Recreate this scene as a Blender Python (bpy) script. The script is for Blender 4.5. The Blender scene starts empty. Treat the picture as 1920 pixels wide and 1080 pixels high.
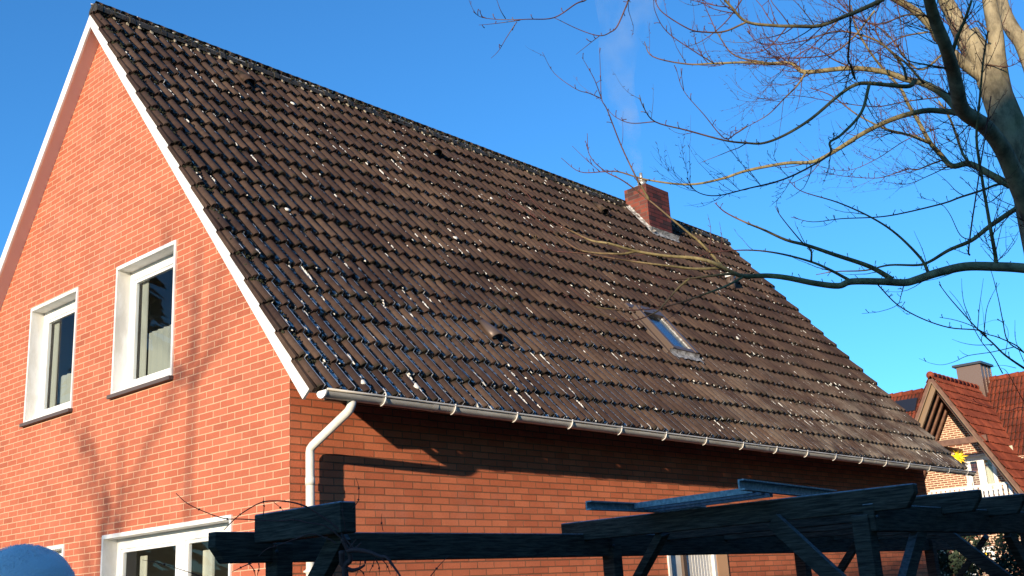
import bpy, math, random
from mathutils import Vector, Matrix
random.seed(7)
S = bpy.context.scene
COL = S.collection
rad = math.radians

# ------------------------------------------------------------------ camera
CAM = Vector((-5.2621, -7.1040, 1.6)); YAW, PITCH, ROLL, FPX = 0.8479, 0.2791, -0.059, 2034.3
FW = Vector((math.sin(YAW)*math.cos(PITCH), math.cos(YAW)*math.cos(PITCH), math.sin(PITCH)))
R0 = Vector((math.cos(YAW), -math.sin(YAW), 0)); U0 = R0.cross(FW)
RT = R0*math.cos(ROLL) + U0*math.sin(ROLL); UP = -R0*math.sin(ROLL) + U0*math.cos(ROLL)
cd = bpy.data.cameras.new('camera'); cam = bpy.data.objects.new('camera', cd); COL.objects.link(cam)
cd.sensor_width = 36; cd.lens = FPX*36/1920; cd.clip_start = .05; cd.clip_end = 5000
m3 = Matrix((RT, UP, -FW)).transposed()
cam.matrix_world = Matrix.Translation(CAM) @ m3.to_4x4()
S.camera = cam
S.render.resolution_x = 1024; S.render.resolution_y = 576

def at(u, v, d):            # a pixel of the 1920 px photograph at depth d (metres)
    return CAM + (FW + RT*((u-960)/FPX) - UP*((v-540)/FPX))*d

# ------------------------------------------------------------------ light
SUN_AZ = math.atan2(-3.4, -1.0); SUN_EL = rad(10.5)
w = bpy.data.worlds.new('World'); S.world = w; w.use_nodes = True
nt = w.node_tree; bg = nt.nodes['Background']
sky = nt.nodes.new('ShaderNodeTexSky'); sky.sky_type = 'NISHITA'; sky.sun_disc = False
sky.sun_elevation = SUN_EL; sky.sun_rotation = SUN_AZ
sky.altitude = 0; sky.air_density = 1.0; sky.dust_density = 0.1; sky.ozone_density = 4.0
tint = nt.nodes.new('ShaderNodeMix'); tint.data_type = 'RGBA'; tint.blend_type = 'MULTIPLY'; tint.inputs[0].default_value = 1
nt.links.new(sky.outputs[0], tint.inputs[6]); tint.inputs[7].default_value = (.70, 1.38, 1.76, 1)      # deep cyan-blue of the cold winter sky
nt.links.new(tint.outputs[2], bg.inputs[0]); bg.inputs[1].default_value = 0.10
sd = bpy.data.lights.new('sun', 'SUN'); sd.energy = 4.3; sd.angle = rad(.5); sd.color = (1, .84, .63)
sun = bpy.data.objects.new('sun', sd); COL.objects.link(sun)
sdir = Vector((math.sin(SUN_AZ)*math.cos(SUN_EL), math.cos(SUN_AZ)*math.cos(SUN_EL), math.sin(SUN_EL)))
sun.rotation_euler = (-sdir).to_track_quat('-Z', 'Y').to_euler(); sun.location = (-20, -12, 20)
S.view_settings.view_transform = 'Standard'; S.view_settings.look = 'None'
S.view_settings.exposure = 0.68; S.view_settings.gamma = 1
S.render.engine = 'CYCLES'
S.cycles.max_bounces = 6; S.cycles.transparent_max_bounces = 12

# ------------------------------------------------------------------ node helpers
def mat(name, col=(.5, .5, .5), rough=.7, metal=0, spec=.5):
    m = bpy.data.materials.new(name); m.use_nodes = True
    b = m.node_tree.nodes['Principled BSDF']
    b.inputs['Base Color'].default_value = (*col, 1); b.inputs['Roughness'].default_value = rough
    b.inputs['Metallic'].default_value = metal; b.inputs['Specular IOR Level'].default_value = spec
    return m
class N:                      # tiny node-graph builder
    def __init__(s, m): s.m = m; s.t = m.node_tree; s.b = s.t.nodes['Principled BSDF']
    def new(s, typ, **kw):
        n = s.t.nodes.new(typ)
        for k, v in kw.items(): setattr(n, k, v)
        return n
    def ln(s, a, b): s.t.links.new(a, b)
    def put(s, sock, v):
        if hasattr(v, 'is_output') or isinstance(v, bpy.types.NodeSocket): s.ln(v, sock)
        else:
            if isinstance(v, (tuple, list)) and len(v) == 3 and sock.type == 'RGBA': v = (*v, 1)
            sock.default_value = v
    def math(s, op, a, b=0, c=None):
        n = s.new('ShaderNodeMath', operation=op); s.put(n.inputs[0], a); s.put(n.inputs[1], b)
        if c is not None: s.put(n.inputs[2], c)
        return n.outputs[0]
    def mix(s, f, a, b):
        n = s.new('ShaderNodeMix', data_type='RGBA'); s.put(n.inputs[0], f); s.put(n.inputs[6], a); s.put(n.inputs[7], b)
        return n.outputs[2]
    def mul(s, f, a, b):
        n = s.new('ShaderNodeMix', data_type='RGBA', blend_type='MULTIPLY'); s.put(n.inputs[0], f); s.put(n.inputs[6], a); s.put(n.inputs[7], b)
        return n.outputs[2]
    def noise(s, scale, vec=None, detail=4, rough=.5, dist=0):
        n = s.new('ShaderNodeTexNoise'); n.inputs['Scale'].default_value = scale; n.inputs['Detail'].default_value = detail
        n.inputs['Roughness'].default_value = rough; n.inputs['Distortion'].default_value = dist
        if vec is not None: s.ln(vec, n.inputs['Vector'])
        return n.outputs[0]
    def ramp(s, v, a, b, lo=0., hi=1.):
        n = s.new('ShaderNodeMapRange'); n.interpolation_type = 'SMOOTHSTEP'
        s.put(n.inputs[0], v); n.inputs[1].default_value = a; n.inputs[2].default_value = b
        n.inputs[3].default_value = lo; n.inputs[4].default_value = hi
        return n.outputs[0]
    def obj(s):
        return s.new('ShaderNodeTexCoord').outputs['Object']
    def sep(s, v):
        n = s.new('ShaderNodeSeparateXYZ'); s.ln(v, n.inputs[0]); return n.outputs
    def comb(s, x, y, z=0.):
        n = s.new('ShaderNodeCombineXYZ'); s.put(n.inputs[0], x); s.put(n.inputs[1], y); s.put(n.inputs[2], z); return n.outputs[0]
    def vmul(s, v, sc):
        n = s.new('ShaderNodeVectorMath', operation='MULTIPLY'); s.ln(v, n.inputs[0]); n.inputs[1].default_value = sc; return n.outputs[0]
    def attr(s, name):
        n = s.new('ShaderNodeAttribute'); n.attribute_name = name; return n
    def bump(s, h, strength=.5, dist=.01):
        n = s.new('ShaderNodeBump'); n.inputs['Strength'].default_value = strength; n.inputs['Distance'].default_value = dist
        s.ln(h, n.inputs['Height']); s.ln(n.outputs[0], s.b.inputs['Normal'])
    def color(s, v): s.put(s.b.inputs['Base Color'], v)
    def rough(s, v): s.put(s.b.inputs['Roughness'], v)

def brick_mat(name, axis, c1, c2, mortar, bw=.22, rh=.0629, ms=.0055, bumpk=.6, off=0., zoff=0., stain=.3):
    m = mat(name, rough=.85, spec=.25); g = N(m); p = g.sep(g.obj())
    nn = g.noise(3.0, g.obj(), 3)
    wob = g.math('MULTIPLY', g.math('SUBTRACT', g.noise(9, g.obj(), 2), .5), .006)
    v = g.comb(g.math('ADD', g.math('ADD', p[axis], off), wob), g.math('ADD', g.math('ADD', p[2], zoff), wob), 0.)
    def bt(a, b, mo, msz, smooth):
        t = g.new('ShaderNodeTexBrick'); g.ln(v, t.inputs['Vector']); t.offset = .5; t.squash = 1
        t.inputs['Scale'].default_value = 1; t.inputs['Mortar Size'].default_value = msz; t.inputs['Mortar Smooth'].default_value = smooth
        t.inputs['Bias'].default_value = 0; t.inputs['Brick Width'].default_value = bw; t.inputs['Row Height'].default_value = rh
        t.inputs['Color1'].default_value = (*a, 1); t.inputs['Color2'].default_value = (*b, 1); t.inputs['Mortar'].default_value = (*mo, 1)
        return t
    t = bt(c1, c2, mortar, ms, .25)
    fine = g.noise(60, g.obj(), 5, .7)
    c = g.mul(.5, t.outputs[0], g.mix(fine, (.55, .5, .5), (1.35, 1.35, 1.35)))
    c = g.mul(stain, c, g.mix(g.ramp(nn, .3, .7), (.72, .68, .68), (1.15, 1.12, 1.1)))
    hi = g.ramp(g.noise(1.1, g.obj(), 5, .6), .58, .75)
    c = g.mix(g.math('MULTIPLY', hi, .12), c, (.55, .45, .4))
    g.color(c)
    rbk = bt((0, 0, 0), (1, 1, 1), (.5, .5, .5), ms, .1).outputs[0]
    c = g.mul(.8, c, g.mix(g.ramp(rbk, .0, .14, 1., 0.), (1., 1., 1.), (.68, .60, .60)))
    c = g.mul(.6, c, g.mix(g.ramp(rbk, .86, .97), (1., 1., 1.), (1.18, 1.25, 1.2)))
    g.color(c)
    h = g.math('ADD', g.math('MULTIPLY', bt((1, 1, 1), (1, 1, 1), (0, 0, 0), ms, .6).outputs[0], 1.), g.math('MULTIPLY', fine, .35))
    rb = bt((0, 0, 0), (1, 1, 1), (.5, .5, .5), ms, .1).outputs[0]
    h = g.math('ADD', h, g.math('MULTIPLY', rb, .45))
    g.bump(h, bumpk, .010)
    return m

# ------------------------------------------------------------------ materials
M = {}
M['brick_gable'] = brick_mat('brick_gable', 1, (.52, .165, .092), (.42, .115, .062), (.76, .42, .26), ms=.0064, off=.11, bumpk=.75)
M['brick_front'] = brick_mat('brick_front', 0, (.80, .245, .115), (.60, .16, .075), (.34, .15, .08), ms=.0058, bumpk=1., off=.22)  # gable's brick painted brighter against the grazing sun, joints darkened as shadow lines
M['white'] = mat('white_paint', (.82, .81, .78), .45)
g = N(M['white']); g.color(g.mul(.6, (.83, .82, .79), g.mix(g.ramp(g.noise(5, g.vmul(g.obj(), (1, 1, .4)), 6, .7), .36, .6), (.72, .69, .62), (1, 1, 1))))
M['pvc'] = mat('white_pvc', (.85, .85, .83), .3)
M['gutter'] = mat('gutter_grey', (.5, .48, .44), .5)
g = N(M['gutter']); g.color(g.mix(g.ramp(g.noise(5, g.vmul(g.obj(), (1, 6, 6)), 5, .7), .35, .7), (.55, .50, .42), (.76, .71, .62)))
M['cream_pipe'] = mat('cream_pipe', (.78, .76, .69), .4)
g = N(M['cream_pipe']); g.color(g.mix(g.ramp(g.noise(8, g.obj(), 5, .7), .4, .75), (.8, .78, .71), (.66, .63, .56)))
M['dark_sill'] = mat('dark_sill', (.10, .075, .07), .7)
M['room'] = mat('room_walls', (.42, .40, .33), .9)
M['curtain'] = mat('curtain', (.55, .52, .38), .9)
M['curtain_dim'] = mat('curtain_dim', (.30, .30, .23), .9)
def frost_wood(name, c1, c2, frost=.8, top=(.6, .68, .8)):
    m = mat(name, c1, .85, spec=.2); g = N(m)
    o = g.obj(); grain = g.noise(5, g.vmul(o, (1.0, 1.0, 16)), 7, .72, .3)
    gr2 = g.noise(30, g.vmul(o, (1, 1, 1)), 4)
    c = g.mix(g.ramp(grain, .35, .68), c1, c2)
    kn = g.new('ShaderNodeTexVoronoi'); kn.inputs['Scale'].default_value = 2.6; g.ln(o, kn.inputs['Vector'])
    c = g.mix(g.ramp(kn.outputs[0], .0, .06, .8, 0.), c, (.012, .01, .01))
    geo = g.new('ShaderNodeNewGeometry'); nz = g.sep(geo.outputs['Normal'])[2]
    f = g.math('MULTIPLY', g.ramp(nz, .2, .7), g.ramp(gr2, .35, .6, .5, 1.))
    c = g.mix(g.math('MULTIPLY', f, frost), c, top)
    g.color(c); g.bump(grain, .5, .006)
    return m
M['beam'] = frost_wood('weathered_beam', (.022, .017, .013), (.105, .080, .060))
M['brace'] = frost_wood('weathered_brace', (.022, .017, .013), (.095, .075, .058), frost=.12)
M['alu'] = mat('frosted_aluminium', (.42, .5, .58), .5, .35)
g = N(M['alu']); g.color(g.mix(g.ramp(g.noise(40, g.obj(), 4), .35, .7), (.20, .24, .27), (.38, .42, .45)))
M['slate_black'] = mat('black_slate', (.02, .022, .03), .35)
M['snow'] = mat('snow_frost', (.80, .76, .76), .85)
g = N(M['snow']); g.bump(g.noise(35, g.obj(), 5, .7), .7, .01)
M['foliage'] = mat('dark_foliage', (.03, .05, .025), .8)
M['grass'] = mat('frosty_grass', (.03, .04, .02), .9)
g = N(M['grass']); g.color(g.mix(g.ramp(g.noise(.7, g.obj(), 8, .7), .4, .65), (.02, .028, .012), (.055, .06, .045)))
M['brown_wood'] = mat('brown_wood', (.2, .085, .045), .6)
g = N(M['brown_wood']); g.color(g.mix(g.ramp(g.noise(5, g.vmul(g.obj(), (1, 1, 1)), 5, .6), .3, .7), (.11, .045, .026), (.19, .09, .05)))
M['tan_board'] = mat('tan_board', (.23, .145, .08), .6)
M['brown_metal'] = mat('brown_cladding', (.17, .11, .085), .4, .2)
M['dark_cap'] = mat('dark_cap', (.035, .04, .05), .4)
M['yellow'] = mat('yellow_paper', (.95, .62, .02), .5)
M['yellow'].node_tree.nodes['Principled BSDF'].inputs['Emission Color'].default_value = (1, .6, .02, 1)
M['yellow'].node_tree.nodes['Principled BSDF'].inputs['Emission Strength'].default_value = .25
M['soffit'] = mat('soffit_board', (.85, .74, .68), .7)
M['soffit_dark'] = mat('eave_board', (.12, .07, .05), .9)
M['vine'] = mat('vine_bark', (.09, .035, .03), .8)
M['orange_board'] = mat('pale_render', (.75, .42, .22), .8)
M['lead'] = mat('flashing_mortar', (.62, .6, .56), .7)
g = N(M['lead']); g.color(g.mix(g.ramp(g.noise(14, g.obj(), 6, .7), .38, .66), (.16, .14, .12), (.60, .57, .52))); g.bump(g.noise(25, g.obj()), .6, .01)
M['steel'] = mat('flue_steel', (.45, .43, .4), .4, .6)
M['win_brown'] = mat('skylight_cover', (.14, .098, .075), .45, .3)

def glass(name, tint=(.9, .95, 1), gl=.22):
    m = bpy.data.materials.new(name); m.use_nodes = True; t = m.node_tree; t.nodes.clear()
    o = t.nodes.new('ShaderNodeOutputMaterial'); mx = t.nodes.new('ShaderNodeMixShader'); tr = t.nodes.new('ShaderNodeBsdfTransparent')
    gs = t.nodes.new('ShaderNodeBsdfGlossy'); gs.inputs['Roughness'].default_value = .01; tr.inputs[0].default_value = (*tint, 1)
    lw = t.nodes.new('ShaderNodeLayerWeight'); lw.inputs[0].default_value = gl
    t.links.new(lw.outputs['Facing'], mx.inputs[0])
    mr = t.nodes.new('ShaderNodeMapRange'); mr.inputs[3].default_value = .05; mr.inputs[4].default_value = .6
    t.links.new(lw.outputs['Fresnel'], mr.inputs[0]); t.links.new(mr.outputs[0], mx.inputs[0])
    t.links.new(tr.outputs[0], mx.inputs[1]); t.links.new(gs.outputs[0], mx.inputs[2]); t.links.new(mx.outputs[0], o.inputs[0])
    return m
M['glass'] = glass('window_glass')
M['sky_glass'] = glass('skylight_glass', (.75, .85, .95), .5)

def tile_mat(name, base1, base2, frost=1., moss=.75, rough=.85):
    m = mat(name, base1, rough, spec=.16); g = N(m)
    a = g.sep(g.attr('tile').outputs['Vector'])     # r: random per tile, g: place along tile, b: place in roll period
    o = g.obj(); p = g.sep(o)
    c = g.mix(a[0], base1, base2)
    n1 = g.noise(1.3, o, 5, .6); n2 = g.noise(22, o, 5, .65); n3 = g.noise(7, o, 4)
    c = g.mul(.8, c, g.mix(n2, (.4, .4, .4), (1.6, 1.6, 1.6)))
    c = g.mul(.75, c, g.mix(g.ramp(n1, .35, .65), (.68, .58, .58), (1.32, 1.27, 1.18)))
    # moss and dirt at the ends of the tiles
    ms = g.math('MULTIPLY', g.ramp(n3, .45, .62), g.math('MAXIMUM', g.ramp(a[1], .0, .16, 1., 0.), g.ramp(a[1], .8, 1., 0., 1.)))
    c = g.mix(g.math('MULTIPLY', ms, moss), c, (.018, .018, .010))
    c = g.mix(g.math('MULTIPLY', g.math('MULTIPLY', g.ramp(a[2], .48, .60), g.ramp(a[2], .97, 1.0, 1., 0.)), g.ramp(n3, .3, .6, .45, .85)), c, (.022, .019, .014))  # valleys between the rolls darkened in colour, standing in for shadow gaps
    # frost / lichen lying in the valleys beside each roll
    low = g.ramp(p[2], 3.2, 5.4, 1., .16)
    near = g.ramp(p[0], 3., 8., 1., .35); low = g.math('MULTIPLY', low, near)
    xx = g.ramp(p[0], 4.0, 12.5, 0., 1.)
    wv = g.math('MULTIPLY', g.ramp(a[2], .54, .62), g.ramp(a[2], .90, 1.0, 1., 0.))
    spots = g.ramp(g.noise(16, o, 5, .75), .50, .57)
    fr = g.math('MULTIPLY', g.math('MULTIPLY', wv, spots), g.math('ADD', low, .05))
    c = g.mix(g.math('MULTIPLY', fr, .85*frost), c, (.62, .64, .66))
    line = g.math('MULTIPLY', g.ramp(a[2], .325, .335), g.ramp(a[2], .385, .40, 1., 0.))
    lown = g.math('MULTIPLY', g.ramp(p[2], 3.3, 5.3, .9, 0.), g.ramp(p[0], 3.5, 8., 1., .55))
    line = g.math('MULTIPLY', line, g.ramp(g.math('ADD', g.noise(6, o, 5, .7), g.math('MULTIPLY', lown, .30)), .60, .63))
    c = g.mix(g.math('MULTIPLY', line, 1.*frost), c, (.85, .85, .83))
    # paler roll crests towards the far lower corner
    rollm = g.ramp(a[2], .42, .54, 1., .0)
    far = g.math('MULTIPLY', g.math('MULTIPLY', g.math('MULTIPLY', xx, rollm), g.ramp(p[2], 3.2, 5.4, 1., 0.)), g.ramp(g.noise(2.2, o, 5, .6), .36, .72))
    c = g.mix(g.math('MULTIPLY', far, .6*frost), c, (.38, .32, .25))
    g.color(c)
    g.bump(n2, .35, .004)
    return m
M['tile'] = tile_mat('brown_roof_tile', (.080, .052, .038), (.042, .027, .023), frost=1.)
M['ridge'] = mat('ridge_tile', (.05, .04, .035), .7)
g = N(M['ridge']); geo = g.new('ShaderNodeNewGeometry'); nz = g.sep(geo.outputs['Normal'])[2]
f = g.math('MULTIPLY', g.ramp(nz, .5, .75), g.ramp(g.noise(10, g.obj(), 6, .7), .40, .5))
g.color(g.mix(g.math('MULTIPLY', f, .8), g.mix(g.noise(9, g.obj(), 5), (.015, .014, .011), (.06, .048, .034)), (.6, .58, .54))); g.bump(g.noise(30, g.obj(), 5), .8, .012)
M['lichen'] = mat('white_lichen', (.72, .69, .62), .9)
M['mortar_lump'] = mat('mortar_lump', (.34, .28, .19), .95)
M['moss'] = mat('dark_moss', (.028, .03, .012), .95)
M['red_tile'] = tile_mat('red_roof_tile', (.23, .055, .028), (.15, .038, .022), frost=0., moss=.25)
M['brick_n'] = brick_mat('brick_pale_joints', 1, (.34, .14, .09), (.22, .085, .06), (.78, .64, .44), bw=.23, rh=.071, ms=.014, bumpk=.5)
M['brick_old'] = brick_mat('chimney_brick', 0, (.20, .05, .042), (.05, .028, .028), (.03, .02, .018), bw=.24, rh=.075, ms=.006, bumpk=1.1, stain=.9)  # chimney front painted darker than its sides, as the face with less sun
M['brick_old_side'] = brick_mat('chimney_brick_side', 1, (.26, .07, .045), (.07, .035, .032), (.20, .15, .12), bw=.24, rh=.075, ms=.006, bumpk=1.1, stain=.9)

def bark_mat(name, thick=(.27, .22, .14), mid=(.23, .18, .085), thin=(.11, .045, .04)):
    m = mat(name, rough=.8, spec=.25); g = N(m); r = g.attr('rad').outputs['Fac']
    n = g.noise(9, g.vmul(g.obj(), (1, 1, .5)), 7, .72)
    c = g.mix(g.ramp(r, .004, .009), thin, mid); c = g.mix(g.ramp(r, .02, .05), c, thick)
    c = g.mul(.9, c, g.mix(g.ramp(n, .3, .7), (.4, .4, .4), (1.5, 1.5, 1.45)))
    c = g.mix(g.math('MULTIPLY', g.ramp(g.noise(4, g.obj(), 5), .55, .72), .35), c, (.25, .25, .08))
    g.color(c); g.bump(n, .7, .012)
    return m
M['bark'] = bark_mat('tree_bark')
M['bark2'] = bark_mat('sapling_bark', (.12, .1, .08), (.12, .1, .07), (.12, .07, .05))

# ------------------------------------------------------------------ mesh helpers
def tag(o, label=None, cat=None, group=None, kind=None):
    if label: o['label'] = label
    if cat: o['category'] = cat
    if group: o['group'] = group
    if kind: o['kind'] = kind
    return o
BASE = {}
def empty(name, loc, label, cat, group=None):
    o = bpy.data.objects.new(name, None); COL.objects.link(o); o.location = loc; o.empty_display_size = .2
    BASE[o.name] = Vector(loc); tag(o, label, cat, group); return o
class MB:
    def __init__(s): s.v = []; s.f = []; s.mi = []; s.attr = {}; s.smooth = []
    def add(s, verts, faces, mi=0, smooth=False):
        k = len(s.v); s.v += [tuple(a) for a in verts]
        for f in faces: s.f.append(tuple(i+k for i in f)); s.mi.append(mi); s.smooth.append(smooth)
        return k
    def box(s, a, b, mi=0):
        x0, x1 = sorted((a[0], b[0])); y0, y1 = sorted((a[1], b[1])); z0, z1 = sorted((a[2], b[2]))
        v = [(x0, y0, z0), (x1, y0, z0), (x1, y1, z0), (x0, y1, z0), (x0, y0, z1), (x1, y0, z1), (x1, y1, z1), (x0, y1, z1)]
        s.add(v, [(0, 3, 2, 1), (4, 5, 6, 7), (0, 1, 5, 4), (1, 2, 6, 5), (2, 3, 7, 6), (3, 0, 4, 7)], mi)
    def hexa(s, v, mi=0):     # eight corners: bottom ring then top ring
        s.add(v, [(0, 3, 2, 1), (4, 5, 6, 7), (0, 1, 5, 4), (1, 2, 6, 5), (2, 3, 7, 6), (3, 0, 4, 7)], mi)
    def bar(s, p, q, w_, h, side=(0, 0, 1), mi=0):    # timber from p to q, width w_, height h
        p = Vector(p); q = Vector(q); d = (q-p).normalized(); a = d.cross(Vector(side)).normalized(); b = a.cross(d).normalized()
        o = [a*(-w_/2)+b*(-h/2), a*(w_/2)+b*(-h/2), a*(w_/2)+b*(h/2), a*(-w_/2)+b*(h/2)]
        s.add([p+i for i in o]+[q+i for i in o], [(0, 1, 2, 3), (7, 6, 5, 4), (0, 4, 5, 1), (1, 5, 6, 2), (2, 6, 7, 3), (3, 7, 4, 0)], mi)
    def prism(s, poly, dvec, mi=0):    # polygon (3D points) extruded along dvec
        n = len(poly); d = Vector(dvec); v = [Vector(p) for p in poly]; v += [p+d for p in v]
        s.add(v, [tuple(range(n))[::-1], tuple(range(n, 2*n))]+[(i, (i+1) % n, n+(i+1) % n, n+i) for i in range(n)], mi)
    def tube(s, pts, r, sides=8, smooth=True, caps=True, mi=0, radattr=False):
        pts = [Vector(p) for p in pts]; n = len(pts); rr = r if isinstance(r, (list, tuple)) else [r]*n
        ref = None; k0 = len(s.v); vs = []
        for i, p in enumerate(pts):
            d = (pts[min(i+1, n-1)]-pts[max(i-1, 0)])
            if d.length < 1e-9: d = Vector((0, 0, 1))
            d.normalize()
            if ref is None: ref = d.orthogonal().normalized()
            else:
                ref = (ref-d*ref.dot(d))
                ref = ref.normalized() if ref.length > 1e-6 else d.orthogonal().normalized()
            b = d.cross(ref)
            for j in range(sides):
                a = 2*math.pi*j/sides; vs.append(p+(ref*math.cos(a)+b*math.sin(a))*rr[i])
                if radattr: s.attr.setdefault('rad', []).append(rr[i])
        fs = [(i*sides+j, i*sides+(j+1) % sides, (i+1)*sides+(j+1) % sides, (i+1)*sides+j) for i in range(n-1) for j in range(sides)]
        if caps: fs += [tuple(range(sides))[::-1], tuple(range((n-1)*sides, n*sides))]
        s.add(vs, fs, mi, smooth)
    def blob(s, c, rx, ry, rz, ax=None, rnd=.25, seg=6, ring=4, mi=0, smooth=True):
        c = Vector(c); X, Y, Z = ax or (Vector((1, 0, 0)), Vector((0, 1, 0)), Vector((0, 0, 1)))
        vs = [c-Z*rz]; 
        for i in range(1, ring):
            t = math.pi*i/ring
            for j in range(seg):
                a = 2*math.pi*j/seg; q = 1+random.uniform(-rnd, rnd)
                vs.append(c+X*(rx*math.sin(t)*math.cos(a)*q)+Y*(ry*math.sin(t)*math.sin(a)*q)-Z*(rz*math.cos(t)*q))
        vs.append(c+Z*rz); fs = [(0, 1+(j+1) % seg, 1+j) for j in range(seg)]
        for i in range(ring-2):
            for j in range(seg): fs.append((1+i*seg+j, 1+i*seg+(j+1) % seg, 1+(i+1)*seg+(j+1) % seg, 1+(i+1)*seg+j))
        k = 1+(ring-2)*seg; fs += [(k+j, k+(j+1) % seg, len(vs)-1) for j in range(seg)]
        s.add(vs, fs, mi, smooth)
    def build(s, name, mats, parent=None, bevel=0, tagkw=None):
        me = bpy.data.meshes.new(name); base = Vector((0, 0, 0))
        if parent is not None: base = BASE.get(parent.name, base)
        me.from_pydata([tuple(Vector(v)-base) for v in s.v], [], s.f)
        ml = mats if isinstance(mats, (list, tuple)) else [mats]
        for m_ in ml: me.materials.append(M[m_])
        me.polygons.foreach_set('material_index', s.mi); me.polygons.foreach_set('use_smooth', s.smooth)
        for k, vals in s.attr.items():
            if k == 'rad':
                at_ = me.attributes.new('rad', 'FLOAT', 'POINT'); at_.data.foreach_set('value', vals)
            else:
                at_ = me.attributes.new(k, 'FLOAT_VECTOR', 'POINT'); at_.data.foreach_set('vector', [c for v in vals for c in v])
        me.validate(); me.update()
        o = bpy.data.objects.new(name, me); COL.objects.link(o)
        if parent is not None: o.parent = parent; BASE[o.name] = base
        if bevel:
            b = o.modifiers.new('bevel', 'BEVEL'); b.width = bevel; b.segments = 2; b.limit_method = 'ANGLE'
        return o

def wall(poly_top, u0, u1, z0, holes, P, thick, mb):
    """wall between u0..u1 with top line poly_top(u), rectangular holes (ua, ub, za, zb); P(u, z, depth) gives a point"""
    us = sorted(set([u0, u1] + [h for q in holes for h in q[:2]] + [k for k in getattr(poly_top, 'brk', []) if u0 < k < u1]))
    for a, b in zip(us, us[1:]):
        mid = (a+b)/2; hs = sorted([q for q in holes if q[0] <= mid <= q[1]], key=lambda q: q[2])
        zc = z0
        for q in hs + [None]:
            ta, tb = (q[2], q[2]) if q else (poly_top(a), poly_top(b))
            for dp, fl in ((0, 1), (thick, 0)):
                v = [P(a, zc, dp), P(b, zc, dp), P(b, tb, dp), P(a, ta, dp)]
                mb.add(v, [(0, 1, 2, 3) if fl else (3, 2, 1, 0)])
            if q: zc = q[3]
    for q in holes:
        ua, ub, za, zb = q
        for (p1, p2) in (((ua, za), (ub, za)), ((ub, za), (ub, zb)), ((ub, zb), (ua, zb)), ((ua, zb), (ua, za))):
            mb.add([P(*p1, 0), P(*p2, 0), P(*p2, thick), P(*p1, thick)], [(0, 1, 2, 3)])

# ================================================================== GROUND
gm = MB(); gm.add([(-700, -700, 0), (900, -700, 0), (900, 900, 0), (-700, 900, 0)], [(0, 1, 2, 3)])
tag(gm.build('ground', 'grass'), 'frosty dark lawn', kind='structure')

# ================================================================== MAIN HOUSE
E_, ZE, W, ZR, O, L = .4752, 3.2686, 3.4488, 8.2272, .147, 12.8182
XR = L+.515                                    # far verge
MS = (ZR-ZE)/(W+E_); HY = math.hypot(1, MS)
house = empty('brick_house', (0, 0, 0), 'long red brick house with steep dark brown tiled roof filling the picture', 'house')

TX = Vector((1, 0, 0)); TS = Vector((0, 1/HY, MS/HY)); TN = Vector((0, -MS/HY, 1/HY)); TO = Vector((0, -E_, ZE))
def RP(x, s, h=0.): return TO + TX*x + TS*s + TN*h
SL = (W+E_)*HY

def tile_field(O_, X_, S_, N_, x0, x1, s0, s1, rowh, period, rollh, mb, fine=True, phase=.0, skip=None, jit=1.):
    """rows of double-roll tiles; mb gets vertex attribute tile=(random, along, place in period)"""
    rc = .30; hw = .275
    if fine: bs = [0.0, .026, .05, .10, .18, .25, .30, .35, .42, .50, .55, .577, .62, .75, .875, .89, .94, .955]
    else: bs = [0.0, .08, .30, .52, .60, .80]
    A = mb.attr.setdefault('tile', [])
    tw = 2*period; nc = int(math.ceil((x1-x0)/tw)); nr = int(math.ceil((s1-s0)/rowh))
    for r_ in range(nr):
        ss = s0+r_*rowh; top = min(ss+rowh+.03, s1)
        rdrop = random.uniform(-.003, .003)
        for c_ in range(nc):
            xa = x0+c_*tw
            rv = random.random(); dh = (random.uniform(-.006, .006)+rdrop)*jit; dsl = random.uniform(-.011, .011)*jit; skew = random.uniform(-.007, .007)*jit
            xs = []
            for q in (0, 1):
                for b in bs: xs.append((xa+q*period+b*period, b))
            xs.append((xa+tw+.002, 0.))
            xs = [(x, b) for x, b in xs if x <= x1+1e-6]
            if len(xs) < 2: continue
            if skip and skip((xs[0][0]+xs[-1][0])/2, ss+rowh/2): continue
            rows = [(ss+dsl, -.030, 0.), (ss+dsl, 0., .0), (ss+dsl+.012, .003, .03), (ss+rowh*.5, 0, .5), (top, 0, 1.)]
            k0 = len(mb.v); vs = []
            for (sv, hh, al) in rows:
                for (x, b) in xs:
                    d = (b-rc)/hw; pr = rollh*(max(0., 1-d*d)**.6) if abs(d) < 1 else 0.
                    if .88 < b < .95: pr += .004
                    lift = .040*(1-(sv-ss)/rowh)
                    if hh < 0: pr = pr*.55
                    wob = random.uniform(-.0012, .0012)*jit if al < .1 else 0
                    vs.append(O_+X_*(x+skew*(1-al))+S_*(sv+(wob*3 if al < .1 else 0))+N_*(pr+lift+hh+dh+wob))
                    A.append((rv, al, b))
            n = len(xs); fs = []
            for i in range(len(rows)-1):
                for j in range(n-1): fs.append((i*n+j, i*n+j+1, (i+1)*n+j+1, (i+1)*n+j))
            mb.add(vs, fs, 0, False)
            if fine and c_ == 0:        # side flap of the verge tile, hanging over the white board
                sk_ = [O_+X_*(x0-.027)+S_*(ss+dsl)+N_*(.034+dh), O_+X_*(x0-.027)+S_*top+N_*(.002+dh), O_+X_*(x0-.027)+S_*top+N_*(-.034+dh), O_+X_*(x0-.027)+S_*(ss+dsl)+N_*(-.012+dh),
                       O_+X_*(x0+.002)+S_*(ss+dsl)+N_*(.034+dh), O_+X_*(x0+.002)+S_*top+N_*(.002+dh), O_+X_*(x0+.002)+S_*(ss+dsl)+N_*(-.012+dh)]
                mb.add(sk_, [(0, 1, 2, 3), (0, 4, 5, 1), (0, 3, 6, 4)], 0, False); A.extend([(rv, .1, .3)]*7)

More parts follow.
